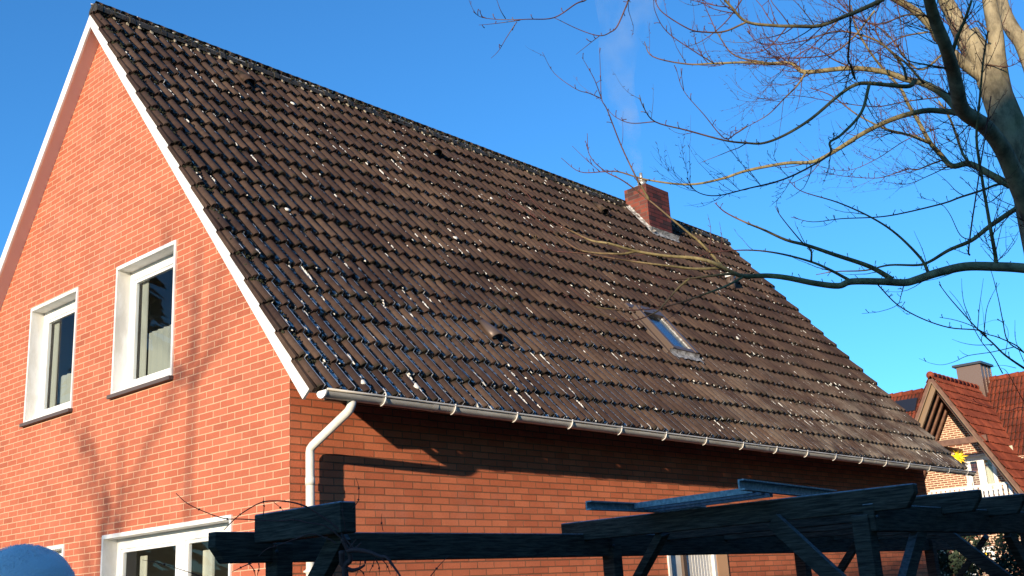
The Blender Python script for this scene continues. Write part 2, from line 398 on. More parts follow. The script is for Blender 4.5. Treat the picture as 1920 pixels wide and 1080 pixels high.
CHX0, CHX1, CHY0, CHY1, CHZ = 9.88, 10.58, 2.955, 3.43, 8.545      # chimney
def skipf(x, s): return 6.40 < x < 6.98 and 1.62 < s < 2.50
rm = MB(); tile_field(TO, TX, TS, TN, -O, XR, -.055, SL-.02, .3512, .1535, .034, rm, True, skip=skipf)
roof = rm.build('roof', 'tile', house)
# back slope
TO2 = Vector((0, 2*W+E_, ZE)); TS2 = Vector((0, -1/HY, MS/HY)); TN2 = Vector((0, MS/HY, 1/HY))
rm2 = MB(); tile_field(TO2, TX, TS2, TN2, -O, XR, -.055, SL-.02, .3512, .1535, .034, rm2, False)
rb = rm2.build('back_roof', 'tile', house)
# closed roof body below the tiles (dark underlay)
dk = MB()
for (o_, s_, n_) in ((TO, TS, TN), (TO2, TS2, TN2)):
    v = []
    for h in (-.05, -.012):
        for (x, s) in ((-O+.02, 0), (XR-.02, 0), (XR-.02, SL), (-O+.02, SL)): v.append(o_+TX*x+s_*s+n_*h)
    dk.hexa(v)
dk.build('roof_underlay', 'soffit_dark', house)

# ridge tiles: overlapping half-round caps
rg = MB(); x = -O+.02; k = 0
while x < XR-.05:
    x1 = min(x+.40, XR+.02); dz = random.uniform(-.008, .008)+(-.02*math.sin(math.pi*(x/ XR))); dy = random.uniform(-.008, .008)
    for (xa, xb, ra, rb_) in ((x-.02, x+.05, .096, .094), (x+.05, x1, .087, .080)):
        vs = []; n = 9
        for (xx, rr) in ((xa, ra), (xb, rb_)):
            for j in range(n):
                a = math.pi*(j/(n-1))*1.12-.06*math.pi
                vs.append((xx, W+dy+math.cos(a)*rr*1.02, ZR+dz-.005+math.sin(a)*rr+random.uniform(-.004, .004)))
        fs = [(j, j+1, n+j+1, n+j) for j in range(n-1)] + [tuple(range(n)), tuple(range(n, 2*n))[::-1]]
        rg.add(vs, fs, 0, False)
    x = x1; k += 1
ridge = rg.build('ridge', 'ridge', house)

# lichen flecks and moss clumps on the front slope (surface growth)
lc = MB(); mo = MB(); P_ = .1535
def at_roll(x): return -O+P_*math.floor((x+O)/P_)
for i in range(8000):
    x = random.uniform(-.1, XR-.1); s = SL*(random.random()**1.25)
    if random.random() < .35*(s/SL): continue
    row = math.floor((s+.055)/.3512); al = random.random()**1.6; s = -.055+.3512*(row+al)
    q_ = .5+.25*math.sin(x*2.1+math.sin(s*3)*2)+.25*math.sin(x*5.3+s*4.1+1.3*math.sin(s*7))
    if random.random() > q_**2*1.3: continue
    b = random.choice((.44, .50, .54, .57, .64)); xx = at_roll(x)+b*P_
    if skipf(xx, s) or (9.8 < xx < 10.7 and s > 5.4): continue
    ln_ = random.uniform(.005, .024)*(2.4 if random.random() < .15 else 1)
    for q in range(random.choice((1, 1, 2, 3))):
        ll = ln_*random.uniform(.5, 1.2); sx = s+q*ln_*1.3
        h = .034*(1-(sx+.055-.3512*row)/.3512)+.004+.034*max(0, 1-((b-.30)/.275)**2)**.6
        lc.blob(RP(xx+random.uniform(-.006, .006), sx, h), 0.006+.006*random.random(), ll, .007, (TX, TS, TN), .4, 5, 3, smooth=False)
for (px, s) in ((2.16, 5.52), (.89, 2.68), (6.52, 3.73), (.42, .05), (.95, .10), (3.4, 3.1), (5.2, 4.6), (9.0, 2.4)):
    lc.blob(RP(at_roll(px)+.3*P_, s, .06), .03, .035, .014, (TX, TS, TN), .35, 7, 4)
for i in range(1500):
    x = random.uniform(-O, XR); row = random.randrange(18)
    if random.random() < .25: x = -O+random.random()**2*.28
    s = -.055+.3512*row+random.gauss(-.012, .012)
    if row == 0: continue
    if skipf(x, s): continue
    if random.random() > .5+.5*math.sin(x*1.3+row*1.7): continue
    r_ = random.uniform(.006, .017); mo.blob(RP(x, s, .018+random.uniform(-.008, .008)), r_, r_*1.1, r_*.7, (TX, TS, TN), .4, 5, 3, smooth=False)
for i in range(500):                       # mossy band along the near verge and under the ridge
    if i < 260: x = -O+.01+random.random()*.1; s = random.uniform(0, SL)
    else: x = random.uniform(-O, XR); s = SL-.09-random.random()*.06
    r_ = random.uniform(.006, .016); mo.blob(RP(x, s, .035), r_, r_, r_*.8, (TX, TS, TN), .4, 5, 3, smooth=False)
for i in range(700):
    x = random.uniform(-O, XR); a = random.uniform(.25, 2.2); r_ = random.uniform(.006, .02)
    mo.blob((x, W-math.cos(a)*.086, ZR+math.sin(a)*.086), r_, r_, r_*.7, None, .4, 5, 3, smooth=False)
for i in range(420):
    x = random.uniform(-O, XR); a = random.uniform(1.1, 2.0); r_ = random.uniform(.005, .013)
    lc.blob((x, W-math.cos(a)*.094, ZR+math.sin(a)*.094-.02*math.sin(math.pi*x/XR)), r_*2.2, r_, r_*.8, None, .4, 5, 3, smooth=False)
tag(lc.build('lichen', 'lichen', house), kind='stuff'); tag(mo.build('moss', 'moss', house), kind='stuff')
# pale mortar lumps where the top row meets the ridge
mm = MB()
for i in range(150):
    x = random.uniform(-.1, XR-.1); b = .35
    if 9.8 < x < 10.7 or random.random() < .25: continue
    mm.blob(RP(at_roll(x)+b*P_, SL-.11+random.uniform(-.02, .01), .045), .02*random.uniform(.5, 1.2), .03*random.uniform(.5, 1.2), .012, (TX, TS, TN), .4, 6, 4, smooth=False)
tag(mm.build('ridge_mortar', 'mortar_lump', house), kind='stuff')

# gable and front walls with openings
wins = [dict(u0=3.7154, u1=4.8148, z0=3.765, z1=5.075), dict(u0=1.775, u1=2.896, z0=3.765, z1=5.09),
        dict(u0=.782, u1=2.94, z0=.9, z1=2.41), dict(u0=3.71, u1=4.75, z0=.9, z1=2.388)]
WT = .24
def gtop(u): return (ZR-.10)-MS*abs(u-W)
gtop.brk = [W]
gw = MB(); wall(gtop, 0, 2*W, 0, [(q['u0'], q['u1'], q['z0'], q['z1']) for q in wins], lambda u, z, d: Vector((d, u, z)), WT, gw)
gable = gw.build('gable_wall', 'brick_gable', house)
def ftop(u): return gtop(0)+.02
fd = [(5.13, 6.12, 0.05, 2.06)]
fw = MB(); wall(ftop, 0.002, L, 0, fd, lambda u, z, d: Vector((u, d-.002, z)), WT, fw)
front = fw.build('front_wall', 'brick_front', house)
ow = MB(); ow.box((0, 2*W-.24, 0), (L, 2*W, gtop(2*W)), 0)
fg = MB(); wall(gtop, 0.25, 2*W-.25, 0, [], lambda u, z, d: Vector((L-d, u, z)), WT, fg)
ow.build('back_wall', 'brick_front', house); fg.build('far_gable_wall', 'brick_gable', house)

# verge boards (white), soffits
def verge(x0, x1, name, m_, drop=.118, top=-.006):
    b = MB()
    for (o_, s_, n_) in ((TO, TS, TN), (TO2, TS2, TN2)):
        v = []
        for x_ in (x0, x1):
            pass
        lo, hi = top-drop, top
        ringb = [o_+TX*x0+s_*(-.02)+n_*lo, o_+TX*x1+s_*(-.02)+n_*lo, o_+TX*x1+s_*(-.02)+n_*hi, o_+TX*x0+s_*(-.02)+n_*hi]
        # mitre at the ridge: extend until y == W
        def tomid(h):     # s such that y == W
            y0 = (o_+n_*h).y; return (W-y0)/s_.y
        ringt = [o_+TX*x0+s_*tomid(lo)+n_*lo, o_+TX*x1+s_*tomid(lo)+n_*lo, o_+TX*x1+s_*tomid(hi)+n_*hi, o_+TX*x0+s_*tomid(hi)+n_*hi]
        b.hexa(ringb+ringt)
    return b.build(name, m_, house)
verge(-O-.022, -O, 'verge_board', 'white')
verge(XR, XR+.022, 'far_verge_board', 'brown_wood')
sf = MB()
for (o_, s_, n_) in ((TO, TS, TN), (TO2, TS2, TN2)):
    v = []
    for h in (-.105, -.09):
        for (x, s) in ((-O, .05), (-.001, .05), (-.001, SL-.03), (-O, SL-.03)): v.append(o_+TX*x+s_*s+n_*h)
    sf.hexa(v)
sf.build('verge_soffit', 'soffit', house)
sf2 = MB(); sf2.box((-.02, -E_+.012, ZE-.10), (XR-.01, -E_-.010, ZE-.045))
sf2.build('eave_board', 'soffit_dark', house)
for i in range(15):
    xx = .55+i*.87
    t_ = MB(); t_.bar(RP(xx, .05, -.11), RP(xx, .62, -.11), .08, .115, side=TN); t_.build('rafter_tail', 'brown_wood', house)

# gutter, brackets, downpipe
GY, GZ, GR = -E_-.08, ZE-.048, .056
gt = MB(); n = 12; xa, xb = -.105, XR+.16
for (x_a, x_b, rr) in ((xa, xb, GR),):
    segs = 40; ring = []
    for i in range(segs+1):
        xx = x_a+(x_b-x_a)*i/segs; zz = GZ-.025*(i/segs)-.01*math.sin(math.pi*i/segs)
        for inner in (0, 1):
            r_ = rr-(.004 if inner else 0)
            for j in range(n+1):
                a = math.pi+math.pi*j/n; ring.append((xx, GY+math.cos(a)*r_, zz+math.sin(a)*r_))
    m_ = 2*(n+1)
    fs = []
    for i in range(segs):
        for j in range(n): fs.append((i*m_+j, i*m_+j+1, (i+1)*m_+j+1, (i+1)*m_+j))
        for j in range(n): fs.append((i*m_+n+1+j, (i+1)*m_+n+1+j, (i+1)*m_+n+2+j, i*m_+n+2+j))
        fs.append((i*m_+n, i*m_+2*n+1, (i+1)*m_+2*n+1, (i+1)*m_+n))
    gt.add(ring, fs, 0, True)
zf = lambda x: GZ-.025*((x-xa)/(xb-xa))-.01*math.sin(math.pi*(x-xa)/(xb-xa))
gt.tube([(xa+(xb-xa)*i/30, GY-GR-.004, zf(xa+(xb-xa)*i/30)+.004) for i in range(31)], .0095, 7)
for xx in (1.05, 3.6, 6.6, 9.6, 12.2):      # joint collars
    vs = [(xx+d, GY+math.cos(math.pi+math.pi*j/n)*(GR+.004), zf(xx)+math.sin(math.pi+math.pi*j/n)*(GR+.004)) for d in (-.03, .03) for j in range(n+1)]
    gt.add(vs, [(j, j+1, n+2+j, n+1+j) for j in range(n)], 0, True)
gutter = gt.build('gutter', 'gutter', house)
for xx, dx in ((xa, -.012), (xb, .012)):
    ec = MB(); ec.prism([(xx, GY+math.cos(math.pi+math.pi*j/14)*(GR+.005), GZ+(0 if xx < 1 else -.025)+math.sin(math.pi+math.pi*j/14)*(GR+.005)) for j in range(15)], (dx, 0, 0))
    ec.build('end_cap', 'white' if dx < 0 else 'gutter', gutter)
for i in range(17):
    xx = .475+.79*i
    if xx > XR+.1: break
    b = MB(); z_ = zf(xx); ks = []
    for j in range(9):
        a = math.pi*.98+math.pi*.52*j/8; ks.append((GY+math.cos(a)*(GR+.009), z_+math.sin(a)*(GR+.009)))
    ks = [(GY-GR-.016, z_+.016)]+ks
    vs = [(xx+d+(.012 if k > 5 else 0)*0, y_, z__) for k, (y_, z__) in enumerate(ks) for d in (-.0, .017)]
    b.add(vs, [(2*k, 2*k+1, 2*k+3, 2*k+2) for k in range(len(ks)-1)], 0, True)
    o = b.build('gutter_bracket', 'white', gutter); sm = o.modifiers.new('s', 'SOLIDIFY'); sm.thickness = .006; sm.offset = 0
PX = .135; dp = MB()
dp.tube([(PX+.06, GY+.01, GZ-.05), (PX+.055, GY+.02, GZ-.09), (PX+.05, GY+.035, GZ-.12), (PX+.046, GY+.05, GZ-.135), (PX+.004, -.115, 2.872), (PX, -.092, 2.850), (PX, -.085, 2.82), (PX, -.085, 2.78), (PX, -.085, .1)], .036, 18)
pipe = dp.build('downpipe', 'cream_pipe', house)
for (z0_, z1_) in ((2.56, 2.62),):
    c_ = MB(); c_.tube([(PX, -.085, z0_), (PX, -.085, z1_)], .0395, 18); c_.build('pipe_collar', 'cream_pipe', pipe)
c_ = MB(); c_.tube([(PX, -.04, 1.9), (PX, 0, 1.9)], .01, 6); c_.tube([(PX, -.085, 1.885), (PX, -.085, 1.915)], .041, 18); c_.build('pipe_clamp', 'cream_pipe', pipe)

# windows ------------------------------------------------------------
def window(parent, P, w_, h, cols=(1.,), rec=.13, curtain=None, trim=.028, fr=.115, sill=True):
    """P(u, z, d): u to the right seen from outside, z up from the sill, d inwards"""
    def bx(mb, u0, u1, z0, z1, d0, d1, mi=0):
        mb.hexa([P(u0, z0, d0), P(u1, z0, d0), P(u1, z0, d1), P(u0, z0, d1), P(u0, z1, d0), P(u1, z1, d0), P(u1, z1, d1), P(u0, z1, d1)], mi)
    s_ = MB()
    bx(s_, 0, trim, 0, h, -.018, rec+.05); bx(s_, w_-trim, w_, 0, h, -.018, rec+.05)
    bx(s_, trim, w_-trim, h-trim-.012, h, -.02, rec+.05); bx(s_, trim, w_-trim, 0, trim, -.012, rec+.05)
    win = s_.build('window', 'white', parent, bevel=.003)
    f = MB(); a, b, c, d = trim, w_-trim, trim, h-trim-.012
    D0, D1 = rec, rec+.055
    bx(f, a, a+fr*.55, c, d, D0, D1); bx(f, b-fr*.55, b, c, d, D0, D1)
    bx(f, a+fr*.55, b-fr*.55, c, c+fr*.75, D0, D1); bx(f, a+fr*.55, b-fr*.55, d-fr*.85, d, D0, D1)
    us = [a+fr*.55]; inner = b-a-fr*1.1; acc = 0
    for q in cols: acc += q; us.append(a+fr*.55+inner*acc/sum(cols))
    for u in us[1:-1]: bx(f, u-fr*.62, u+fr*.62, c+fr*.75, d-fr*.85, D0-.004, D1)
    # sash profiles, a little proud
    pn = MB()
    for i in range(len(us)-1):
        u0 = us[i]+(fr*.62 if i else 0); u1 = us[i+1]-(fr*.62 if i < len(us)-2 else 0)
        e = .032; z0, z1 = c+fr*.75, d-fr*.85
        bx(f, u0, u0+e, z0, z1, D0+.012, D1-.004); bx(f, u1-e, u1, z0, z1, D0+.012, D1-.004)
        bx(f, u0+e, u1-e, z0, z0+e, D0+.012, D1-.004); bx(f, u0+e, u1-e, z1-e, z1, D0+.012, D1-.004)
        pn.add([P(u0+e, z0+e, D0+.03), P(u1-e, z0+e, D0+.03), P(u1-e, z1-e, D0+.03), P(u0+e, z1-e, D0+.03)], [(0, 1, 2, 3)])
    f.build('frame', 'pvc', win, bevel=.003); pn.build('pane', 'glass', win)
    if sill:
        s2 = MB(); bx(s2, -.02, w_+.01, -.04, -.002, -.05, .1); s2.build('sill', 'dark_sill', win, bevel=.004)
    rm_ = MB()        # dim room behind
    q = [P(-.3, -.4, WT), P(w_+.3, -.4, WT), P(w_+.3, h+.25, WT), P(-.3, h+.25, WT), P(-.3, -.4, 2.2), P(w_+.3, -.4, 2.2), P(w_+.3, h+.25, 2.2), P(-.3, h+.25, 2.2)]
    rm_.add(q, [(4, 5, 6, 7), (0, 4, 7, 3), (1, 2, 6, 5), (0, 1, 5, 4), (3, 7, 6, 2)])
    rm_.build('room', 'room', win)
    if curtain:
        for (u0, u1, z0, z1, dd, mt, fold) in curtain:
            cm = MB(); k = 24; vs = []
            for i in range(k+1):
                u = u0+(u1-u0)*i/k
                off = fold*math.sin(i*1.9)
                vs += [P(u, z0, dd+off), P(u, z1, dd+off*.6)]
            cm.add(vs, [(2*i, 2*i+2, 2*i+3, 2*i+1) for i in range(k)], 0, True); cm.build('curtain', mt, win)
    return win
def PG(u1, z0): return lambda u, z, d: Vector((d, u1-u, z0+z))     # on the gable: u runs towards -y
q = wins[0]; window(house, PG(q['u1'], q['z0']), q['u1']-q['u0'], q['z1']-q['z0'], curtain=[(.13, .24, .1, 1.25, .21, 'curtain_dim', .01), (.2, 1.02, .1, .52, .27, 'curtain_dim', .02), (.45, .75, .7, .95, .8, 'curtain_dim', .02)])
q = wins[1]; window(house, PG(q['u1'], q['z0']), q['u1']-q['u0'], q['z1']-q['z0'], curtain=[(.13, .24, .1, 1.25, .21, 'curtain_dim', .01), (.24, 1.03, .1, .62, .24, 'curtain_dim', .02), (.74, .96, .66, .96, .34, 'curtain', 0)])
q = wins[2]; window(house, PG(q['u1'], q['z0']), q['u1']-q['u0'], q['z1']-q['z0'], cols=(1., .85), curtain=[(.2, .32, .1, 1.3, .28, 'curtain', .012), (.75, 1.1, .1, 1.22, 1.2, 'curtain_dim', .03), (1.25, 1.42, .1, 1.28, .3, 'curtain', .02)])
q = wins[3]; window(house, PG(q['u1'], q['z0']), q['u1']-q['u0'], q['z1']-q['z0'])

# shuttered door and pale side panel in the front wall
dr = MB(); x0, x1, z1 = 5.13, 6.12, 2.06
dr.box((x0, -.02, .05), (x0+.05, .1, z1)); dr.box((x1-.05, -.02, .05), (x1, .1, z1)); dr.box((x0+.05, -.02, z1-.05), (x1-.05, .1, z1))
k = 9; xs0, xs1 = x0+.40, x1-.05
dr.box((x0+.05, .03, .05), (x0+.32, .06, z1-.05))
for i in range(k):
    a = xs0+(xs1-xs0)*i/k; b = xs0+(xs1-xs0)*(i+1)/k; dr.box((a+.006, .02, .05), (b-.006, .045, z1-.052))
dr.box((xs0, .045, .05), (xs1, .06, z1-.055))
door = dr.build('door', 'white', house, bevel=.003)
dh = MB(); dh.box((x0+.325, .0, .05), (x0+.395, .07, z1-.055)); dh.build('door_mullion', 'win_brown', door)
sp = MB(); sp.box((x1+.01, -.02, .0), (x1+.25, -.005, 2.04)); sp.build('render_panel', 'orange_board', house)

# chimney -------------------------------------------------------------
ch = MB(); z0_ = 7.0
ch.add([(CHX0, CHY0, z0_), (CHX1, CHY0, z0_), (CHX1, CHY0, CHZ), (CHX0, CHY0, CHZ)], [(0, 1, 2, 3)], 0)
ch.add([(CHX1, CHY1, z0_), (CHX0, CHY1, z0_), (CHX0, CHY1, CHZ), (CHX1, CHY1, CHZ)], [(0, 1, 2, 3)], 0)
ch.add([(CHX0, CHY1, z0_), (CHX0, CHY0, z0_), (CHX0, CHY0, CHZ), (CHX0, CHY1, CHZ)], [(0, 1, 2, 3)], 1)
ch.add([(CHX1, CHY0, z0_), (CHX1, CHY1, z0_), (CHX1, CHY1, CHZ), (CHX1, CHY0, CHZ)], [(0, 1, 2, 3)], 1)
ch.add([(CHX0, CHY0, CHZ), (CHX1, CHY0, CHZ), (CHX1, CHY1, CHZ), (CHX0, CHY1, CHZ)], [(0, 1, 2, 3)], 0)
chim = ch.build('chimney', ['brick_old', 'brick_old_side'], house)
fl = MB(); cx, cy = CHX0+.13, CHY0+.16
fl.box((cx-.09, cy-.09, CHZ), (cx+.11, cy+.11, CHZ+.03)); fl.tube([(cx, cy, CHZ+.03), (cx, cy, CHZ+.11)], .075, 14)
fl.tube([(cx, cy, CHZ+.11), (cx, cy, CHZ+.13)], .09, 14); fl.tube([(cx-.02, cy, CHZ+.13), (cx-.02, cy, CHZ+.27)], .03, 10); fl.tube([(cx-.1, cy+.02, CHZ), (cx-.1, cy+.02, CHZ+.17)], .008, 6)
fl.build('flue', 'steel', chim)
fs_ = MB()      # cement fillets round the foot
def onroof_s(y): return (y+E_)*HY
s0_, s1_ = onroof_s(CHY0), onroof_s(W)-.05
n = 14; vs = []
for i in range(n+1):
    s = s0_-.06+(s1_-s0_+.06)*i/n; j = random.uniform(-.008, .008)
    vs += [RP(CHX0-.085+j, s, .05), RP(CHX0-.012, s, .07), RP(CHX0+.004, s, .10+j)]
fs_.add(vs, [(3*i+a, 3*i+3+a, 3*i+4+a, 3*i+1+a) for i in range(n) for a in (0, 1)], 0, True)
vs = []
for i in range(n+1):
    x = CHX0-.085+(CHX1-CHX0+.17)*i/n; j = random.uniform(-.01, .01)
    vs += [RP(x, s0_-.10+j, .052+.012*math.sin(i*2.6)), RP(x, s0_-.01, .065), RP(x, s0_+.01, .13)]
fs_.add(vs, [(3*i+a, 3*i+1+a, 3*i+4+a, 3*i+3+a) for i in range(n) for a in (0, 1)], 0, True)
fs_.build('flashing', 'lead', chim)

# roof window ---------------------------------------------------------
sx0, sx1, sa, sb = 6.37, 6.97, 1.62, 2.50
def rbox(mb, x0, x1, s0, s1, h0, h1, mi=0):
    mb.hexa([RP(x0, s0, h0), RP(x1, s0, h0), RP(x1, s1, h0), RP(x0, s1, h0), RP(x0, s0, h1), RP(x1, s0, h1), RP(x1, s1, h1), RP(x0, s1, h1)], mi)
sk = MB(); hh = .115
rbox(sk, sx0, sx0+.07, sa, sb, -.03, hh); rbox(sk, sx1-.07, sx1, sa, sb, -.03, hh); rbox(sk, sx0+.07, sx1-.07, sb-.14, sb, -.03, hh+.012); rbox(sk, sx0+.07, sx1-.07, sa, sa+.07, -.03, hh-.01)
rbox(sk, sx0-.07, sx0-.003, sa-.02, sb+.04, .0, .045); rbox(sk, sx1+.003, sx1+.06, sa-.02, sb+.04, .0, .045); rbox(sk, sx0-.07, sx1+.06, sb+.003, sb+.10, .03, .062)
skyl = sk.build('roof_window', 'win_brown', house, bevel=.006)
sf_ = MB(); rbox(sf_, sx0+.075, sx0+.10, sa+.08, sb-.15, .05, .097); rbox(sf_, sx1-.10, sx1-.075, sa+.08, sb-.15, .05, .097)
sf_.build('frame', 'lead', skyl)
sg = MB(); rbox(sg, sx0+.10, sx1-.10, sa+.075, sb-.145, .07, .078); sg.build('pane', 'sky_glass', skyl)
sc = MB(); rbox(sc, sx0+.08, sx1-.08, sa+.06, sb-.14, .01, .02); sc.build('blind', 'curtain', skyl)
ap = MB(); n = 12; vs = []
for i in range(n+1):
    x = sx0-.05+(sx1-sx0+.1)*i/n; vs += [RP(x, sa-.13+random.uniform(-.012, .012), .062+.012*math.sin(i*1.3*2)), RP(x, sa-.02, .055), RP(x, sa+.0, .09)]
ap.add(vs, [(3*i+a, 3*i+1+a, 3*i+4+a, 3*i+3+a) for i in range(n) for a in (0, 1)], 0, True); ap.build('apron', 'lead', skyl)

# vent tiles and vent pipe --------------------------------------------
for (x, s) in ((2.66, 1.16), (1.60, 5.72), (4.66, 5.62), (8.53, 5.66)):
    v = MB(); vs = []; n = 9
    for (ds, rr, hz) in ((-.10, .075, .035), (.02, .062, .03), (.20, .03, .015)):
        for j in range(n):
            a = math.pi*j/(n-1); vs.append(RP(x+math.cos(a)*rr, s+ds, .03+hz+math.sin(a)*rr*.95))
    v.add(vs, [(i*n+j, i*n+j+1, (i+1)*n+j+1, (i+1)*n+j) for i in range(2) for j in range(n-1)], 0, True)
    vt = v.build('vent_tile', 'win_brown' if s < 2 else 'tile', house); sm = vt.modifiers.new('s', 'SOLIDIFY'); sm.thickness = .012; sm.offset = -1
    if s > 2:
        pass
    in_ = MB(); in_.blob(RP(x, s-.06, .045), .03, .02, .025, (TX, TS, TN), .1); in_.build('vent_plug', 'lichen' if s < 6 else 'moss', vt)
x, s = 11.0, 4.2; b0 = RP(x, s, 0)
v = MB(); v.tube([b0, b0+Vector((0, 0, .26))], .07, 12); v.tube([b0+Vector((0, 0, .26)), b0+Vector((0, 0, .30))], .085, 12)
vp = v.build('vent_pipe', 'win_brown', house)
v = MB(); v.tube([b0+Vector((-.04, 0, .30)), b0+Vector((-.04, 0, .42))], .02, 8); v.tube([b0+Vector((.05, 0, .30)), b0+Vector((.05, 0, .41))], .02, 8); v.box(b0+Vector((-.09, -.05, .24)), b0+Vector((.09, .05, .315)))
v.build('pipe_cap', 'white', vp)

# ================================================================== SMOKE
def smoke():
    pts = [(1197, 322, 8), (1188, 275, 13), (1183, 235, 16), (1168, 195, 20), (1160, 150, 24), (1158, 100, 30), (1170, 50, 40), (1178, -10, 55), (1190, -90, 70)]
    D = (Vector((10, 3.1, 8.8))-CAM).dot(FW)
    b = MB(); b.tube([at(u, v, D) for u, v, r in pts], [r*D/FPX*1.25 for u, v, r in pts], 12)
    m = bpy.data.materials.new('smoke'); m.use_nodes = True; t = m.node_tree; t.nodes.clear()
    o = t.nodes.new('ShaderNodeOutputMaterial'); pv = t.nodes.new('ShaderNodeVolumePrincipled'); pv.inputs['Color'].default_value = (.9, .92, .95, 1)
    nz = t.nodes.new('ShaderNodeTexNoise'); nz.inputs['Scale'].default_value = 2.6; nz.inputs['Detail'].default_value = 3
    tc = t.nodes.new('ShaderNodeTexCoord'); t.links.new(tc.outputs['Object'], nz.inputs['Vector'])
    mr = t.nodes.new('ShaderNodeMapRange'); mr.inputs[1].default_value = .38; mr.inputs[2].default_value = .72; mr.inputs[3].default_value = 0; mr.inputs[4].default_value = .5
    t.links.new(nz.outputs[0], mr.inputs[0]); sz = t.nodes.new('ShaderNodeSeparateXYZ'); t.links.new(tc.outputs['Object'], sz.inputs[0]); mz = t.nodes.new('ShaderNodeMapRange'); mz.inputs[1].default_value = 8.8; mz.inputs[2].default_value = 11.; mz.inputs[3].default_value = 2.6; mz.inputs[4].default_value = .8; t.links.new(sz.outputs[2], mz.inputs[0])
    mu = t.nodes.new('ShaderNodeMath'); mu.operation = 'MULTIPLY'; t.links.new(mr.outputs[0], mu.inputs[0]); t.links.new(mz.outputs[0], mu.inputs[1]); t.links.new(mu.outputs[0], pv.inputs['Density']); t.links.new(pv.outputs[0], o.inputs['Volume'])
    M['smoke'] = m
    tag(b.build('smoke', 'smoke'), 'thin white smoke rising from the brick chimney', 'smoke', kind='stuff')
smoke()

# ================================================================== PERGOLA
per = empty('pergola', (1.6, -2.8, 0), 'dark weathered timber pergola with frosted beams and chamfered rafter ends in the foreground', 'pergola')
YA, YC, ZT, BH = -1.59, -4.0, 2.066, .175
def beam_x(name, xa, xb, y, z, h, w_=.075, cut=(.0, .0)):
    b = MB(); c0, c1 = cut
    poly = [(xa, y-w_/2, z), (xb, y-w_/2, z)]
    poly += [(xb, y-w_/2, z-h+c1), (xb-c1*.8, y-w_/2, z-h)] if c1 else [(xb, y-w_/2, z-h)]
    poly += [(xa+c0*.8, y-w_/2, z-h), (xa, y-w_/2, z-h+c0)] if c0 else [(xa, y-w_/2, z-h)]
    b.prism(poly, (0, w_, 0)); return b.build(name, 'beam', per, bevel=.005)
def beam_y(name, x, ya, yb, z, h, w_=.07, cut=0.):      # yb is the near (camera) end
    b = MB(); poly = [(x-w_/2, ya, z), (x-w_/2, yb, z)]
    poly += [(x-w_/2, yb, z-h+cut), (x-w_/2, yb+cut*.7, z-h)] if cut else [(x-w_/2, yb, z-h)]
    poly += [(x-w_/2, ya, z-h)]
    b.prism(poly, (w_, 0, 0)); return b.build(name, 'beam', per, bevel=.008)
beam_x('long_beam', -1.72, 9.4, YA, ZT, BH, cut=(.09, 0))
beam_x('long_beam', 1.62, 9.2, YC, ZT, BH)
beam_y('cross_beam', -1.47, -1.72, -2.50, 2.155, .165, .11)
for x in (1.66, 2.80, 3.74, 4.85, 5.95, 7.05, 8.15):
    beam_y('rafter', x, -1.40, -4.32, 2.165, .15, cut=.095)
def post(x, y, zt=2.03): 
    b = MB(); b.box((x-.058, y-.058, 0), (x+.058, y+.058, zt)); b.build('post', 'brace', per, bevel=.006)
for x in (-1.27, 2.0, 5.2, 8.55): post(x, YA-.02, 2.05 if x > 0 else 2.0)
for x in (1.66, 4.9, 8.1): post(x, YC+.06, 2.0)
def brace(p, q): 
    b = MB(); b.bar(p, q, .115, .06, side=(1, 0, 0) if abs(p[0]-q[0]) < .1 else (0, 1, 0)); b.build('brace', 'brace', per, bevel=.004)
brace((-1.36, -1.62, 1.25), (-1.40, -2.36, 2.0)); brace((1.86, -1.66, 1.35), (1.72, -2.32, 2.02)); brace((1.60, -3.95, 1.38), (1.60, -3.32, 2.02))
brace((1.74, -4.0, 1.3), (2.42, -4.0, 1.92)); brace((5.12, -1.7, 1.3), (4.95, -2.4, 2.0)); brace((4.98, -4.0, 1.3), (5.6, -4.0, 1.9)); brace((4.82, -3.9, 1.35), (4.82, -3.2, 2.0))
brace((4.82, -4.0, 1.3), (4.2, -4.0, 1.9)); brace((8.5, -1.7, 1.3), (8.3, -2.4, 2.0))
for (x_, y_, z_) in ((1.60, -4.06+.06-.062, 1.98), (1.69, -4.0, 1.2), (1.597, -3.62, 1.73), (-1.33, YA-.079, 1.95), (1.95, YA-.079, 1.97), (4.9, YC-.002, 1.92), (1.66, YC-.0, 1.94)):
    bo = MB(); bo.tube([(x_, y_, z_), (x_-.008, y_-.012, z_)], .011, 8); bo.build('bolt', 'dark_cap', per)
# ring hook on the rear rafter
hk = MB(); hc = Vector((3.05, -3.97, 2.105)); hk.tube([hc+Vector((.0, 0, -.06)), hc+Vector((0, 0, -.02))], .004, 6)
hk.tube([hc+RT*math.cos(a*math.pi/6)*.016+UP*math.sin(a*math.pi/6)*.016 for a in range(13)], .004, 6); hk.build('ring_hook', 'dark_cap', per)
# small glinting clasp on the long beam
cl = MB(); cl.tube([(2.90, YA-.05, 2.045), (3.12, YA-.05, 2.06)], .006, 6); cl.blob((2.9, YA-.055, 2.045), .014, .014, .014, rnd=0, seg=10, ring=7); cl.build('clasp', 'steel', per)

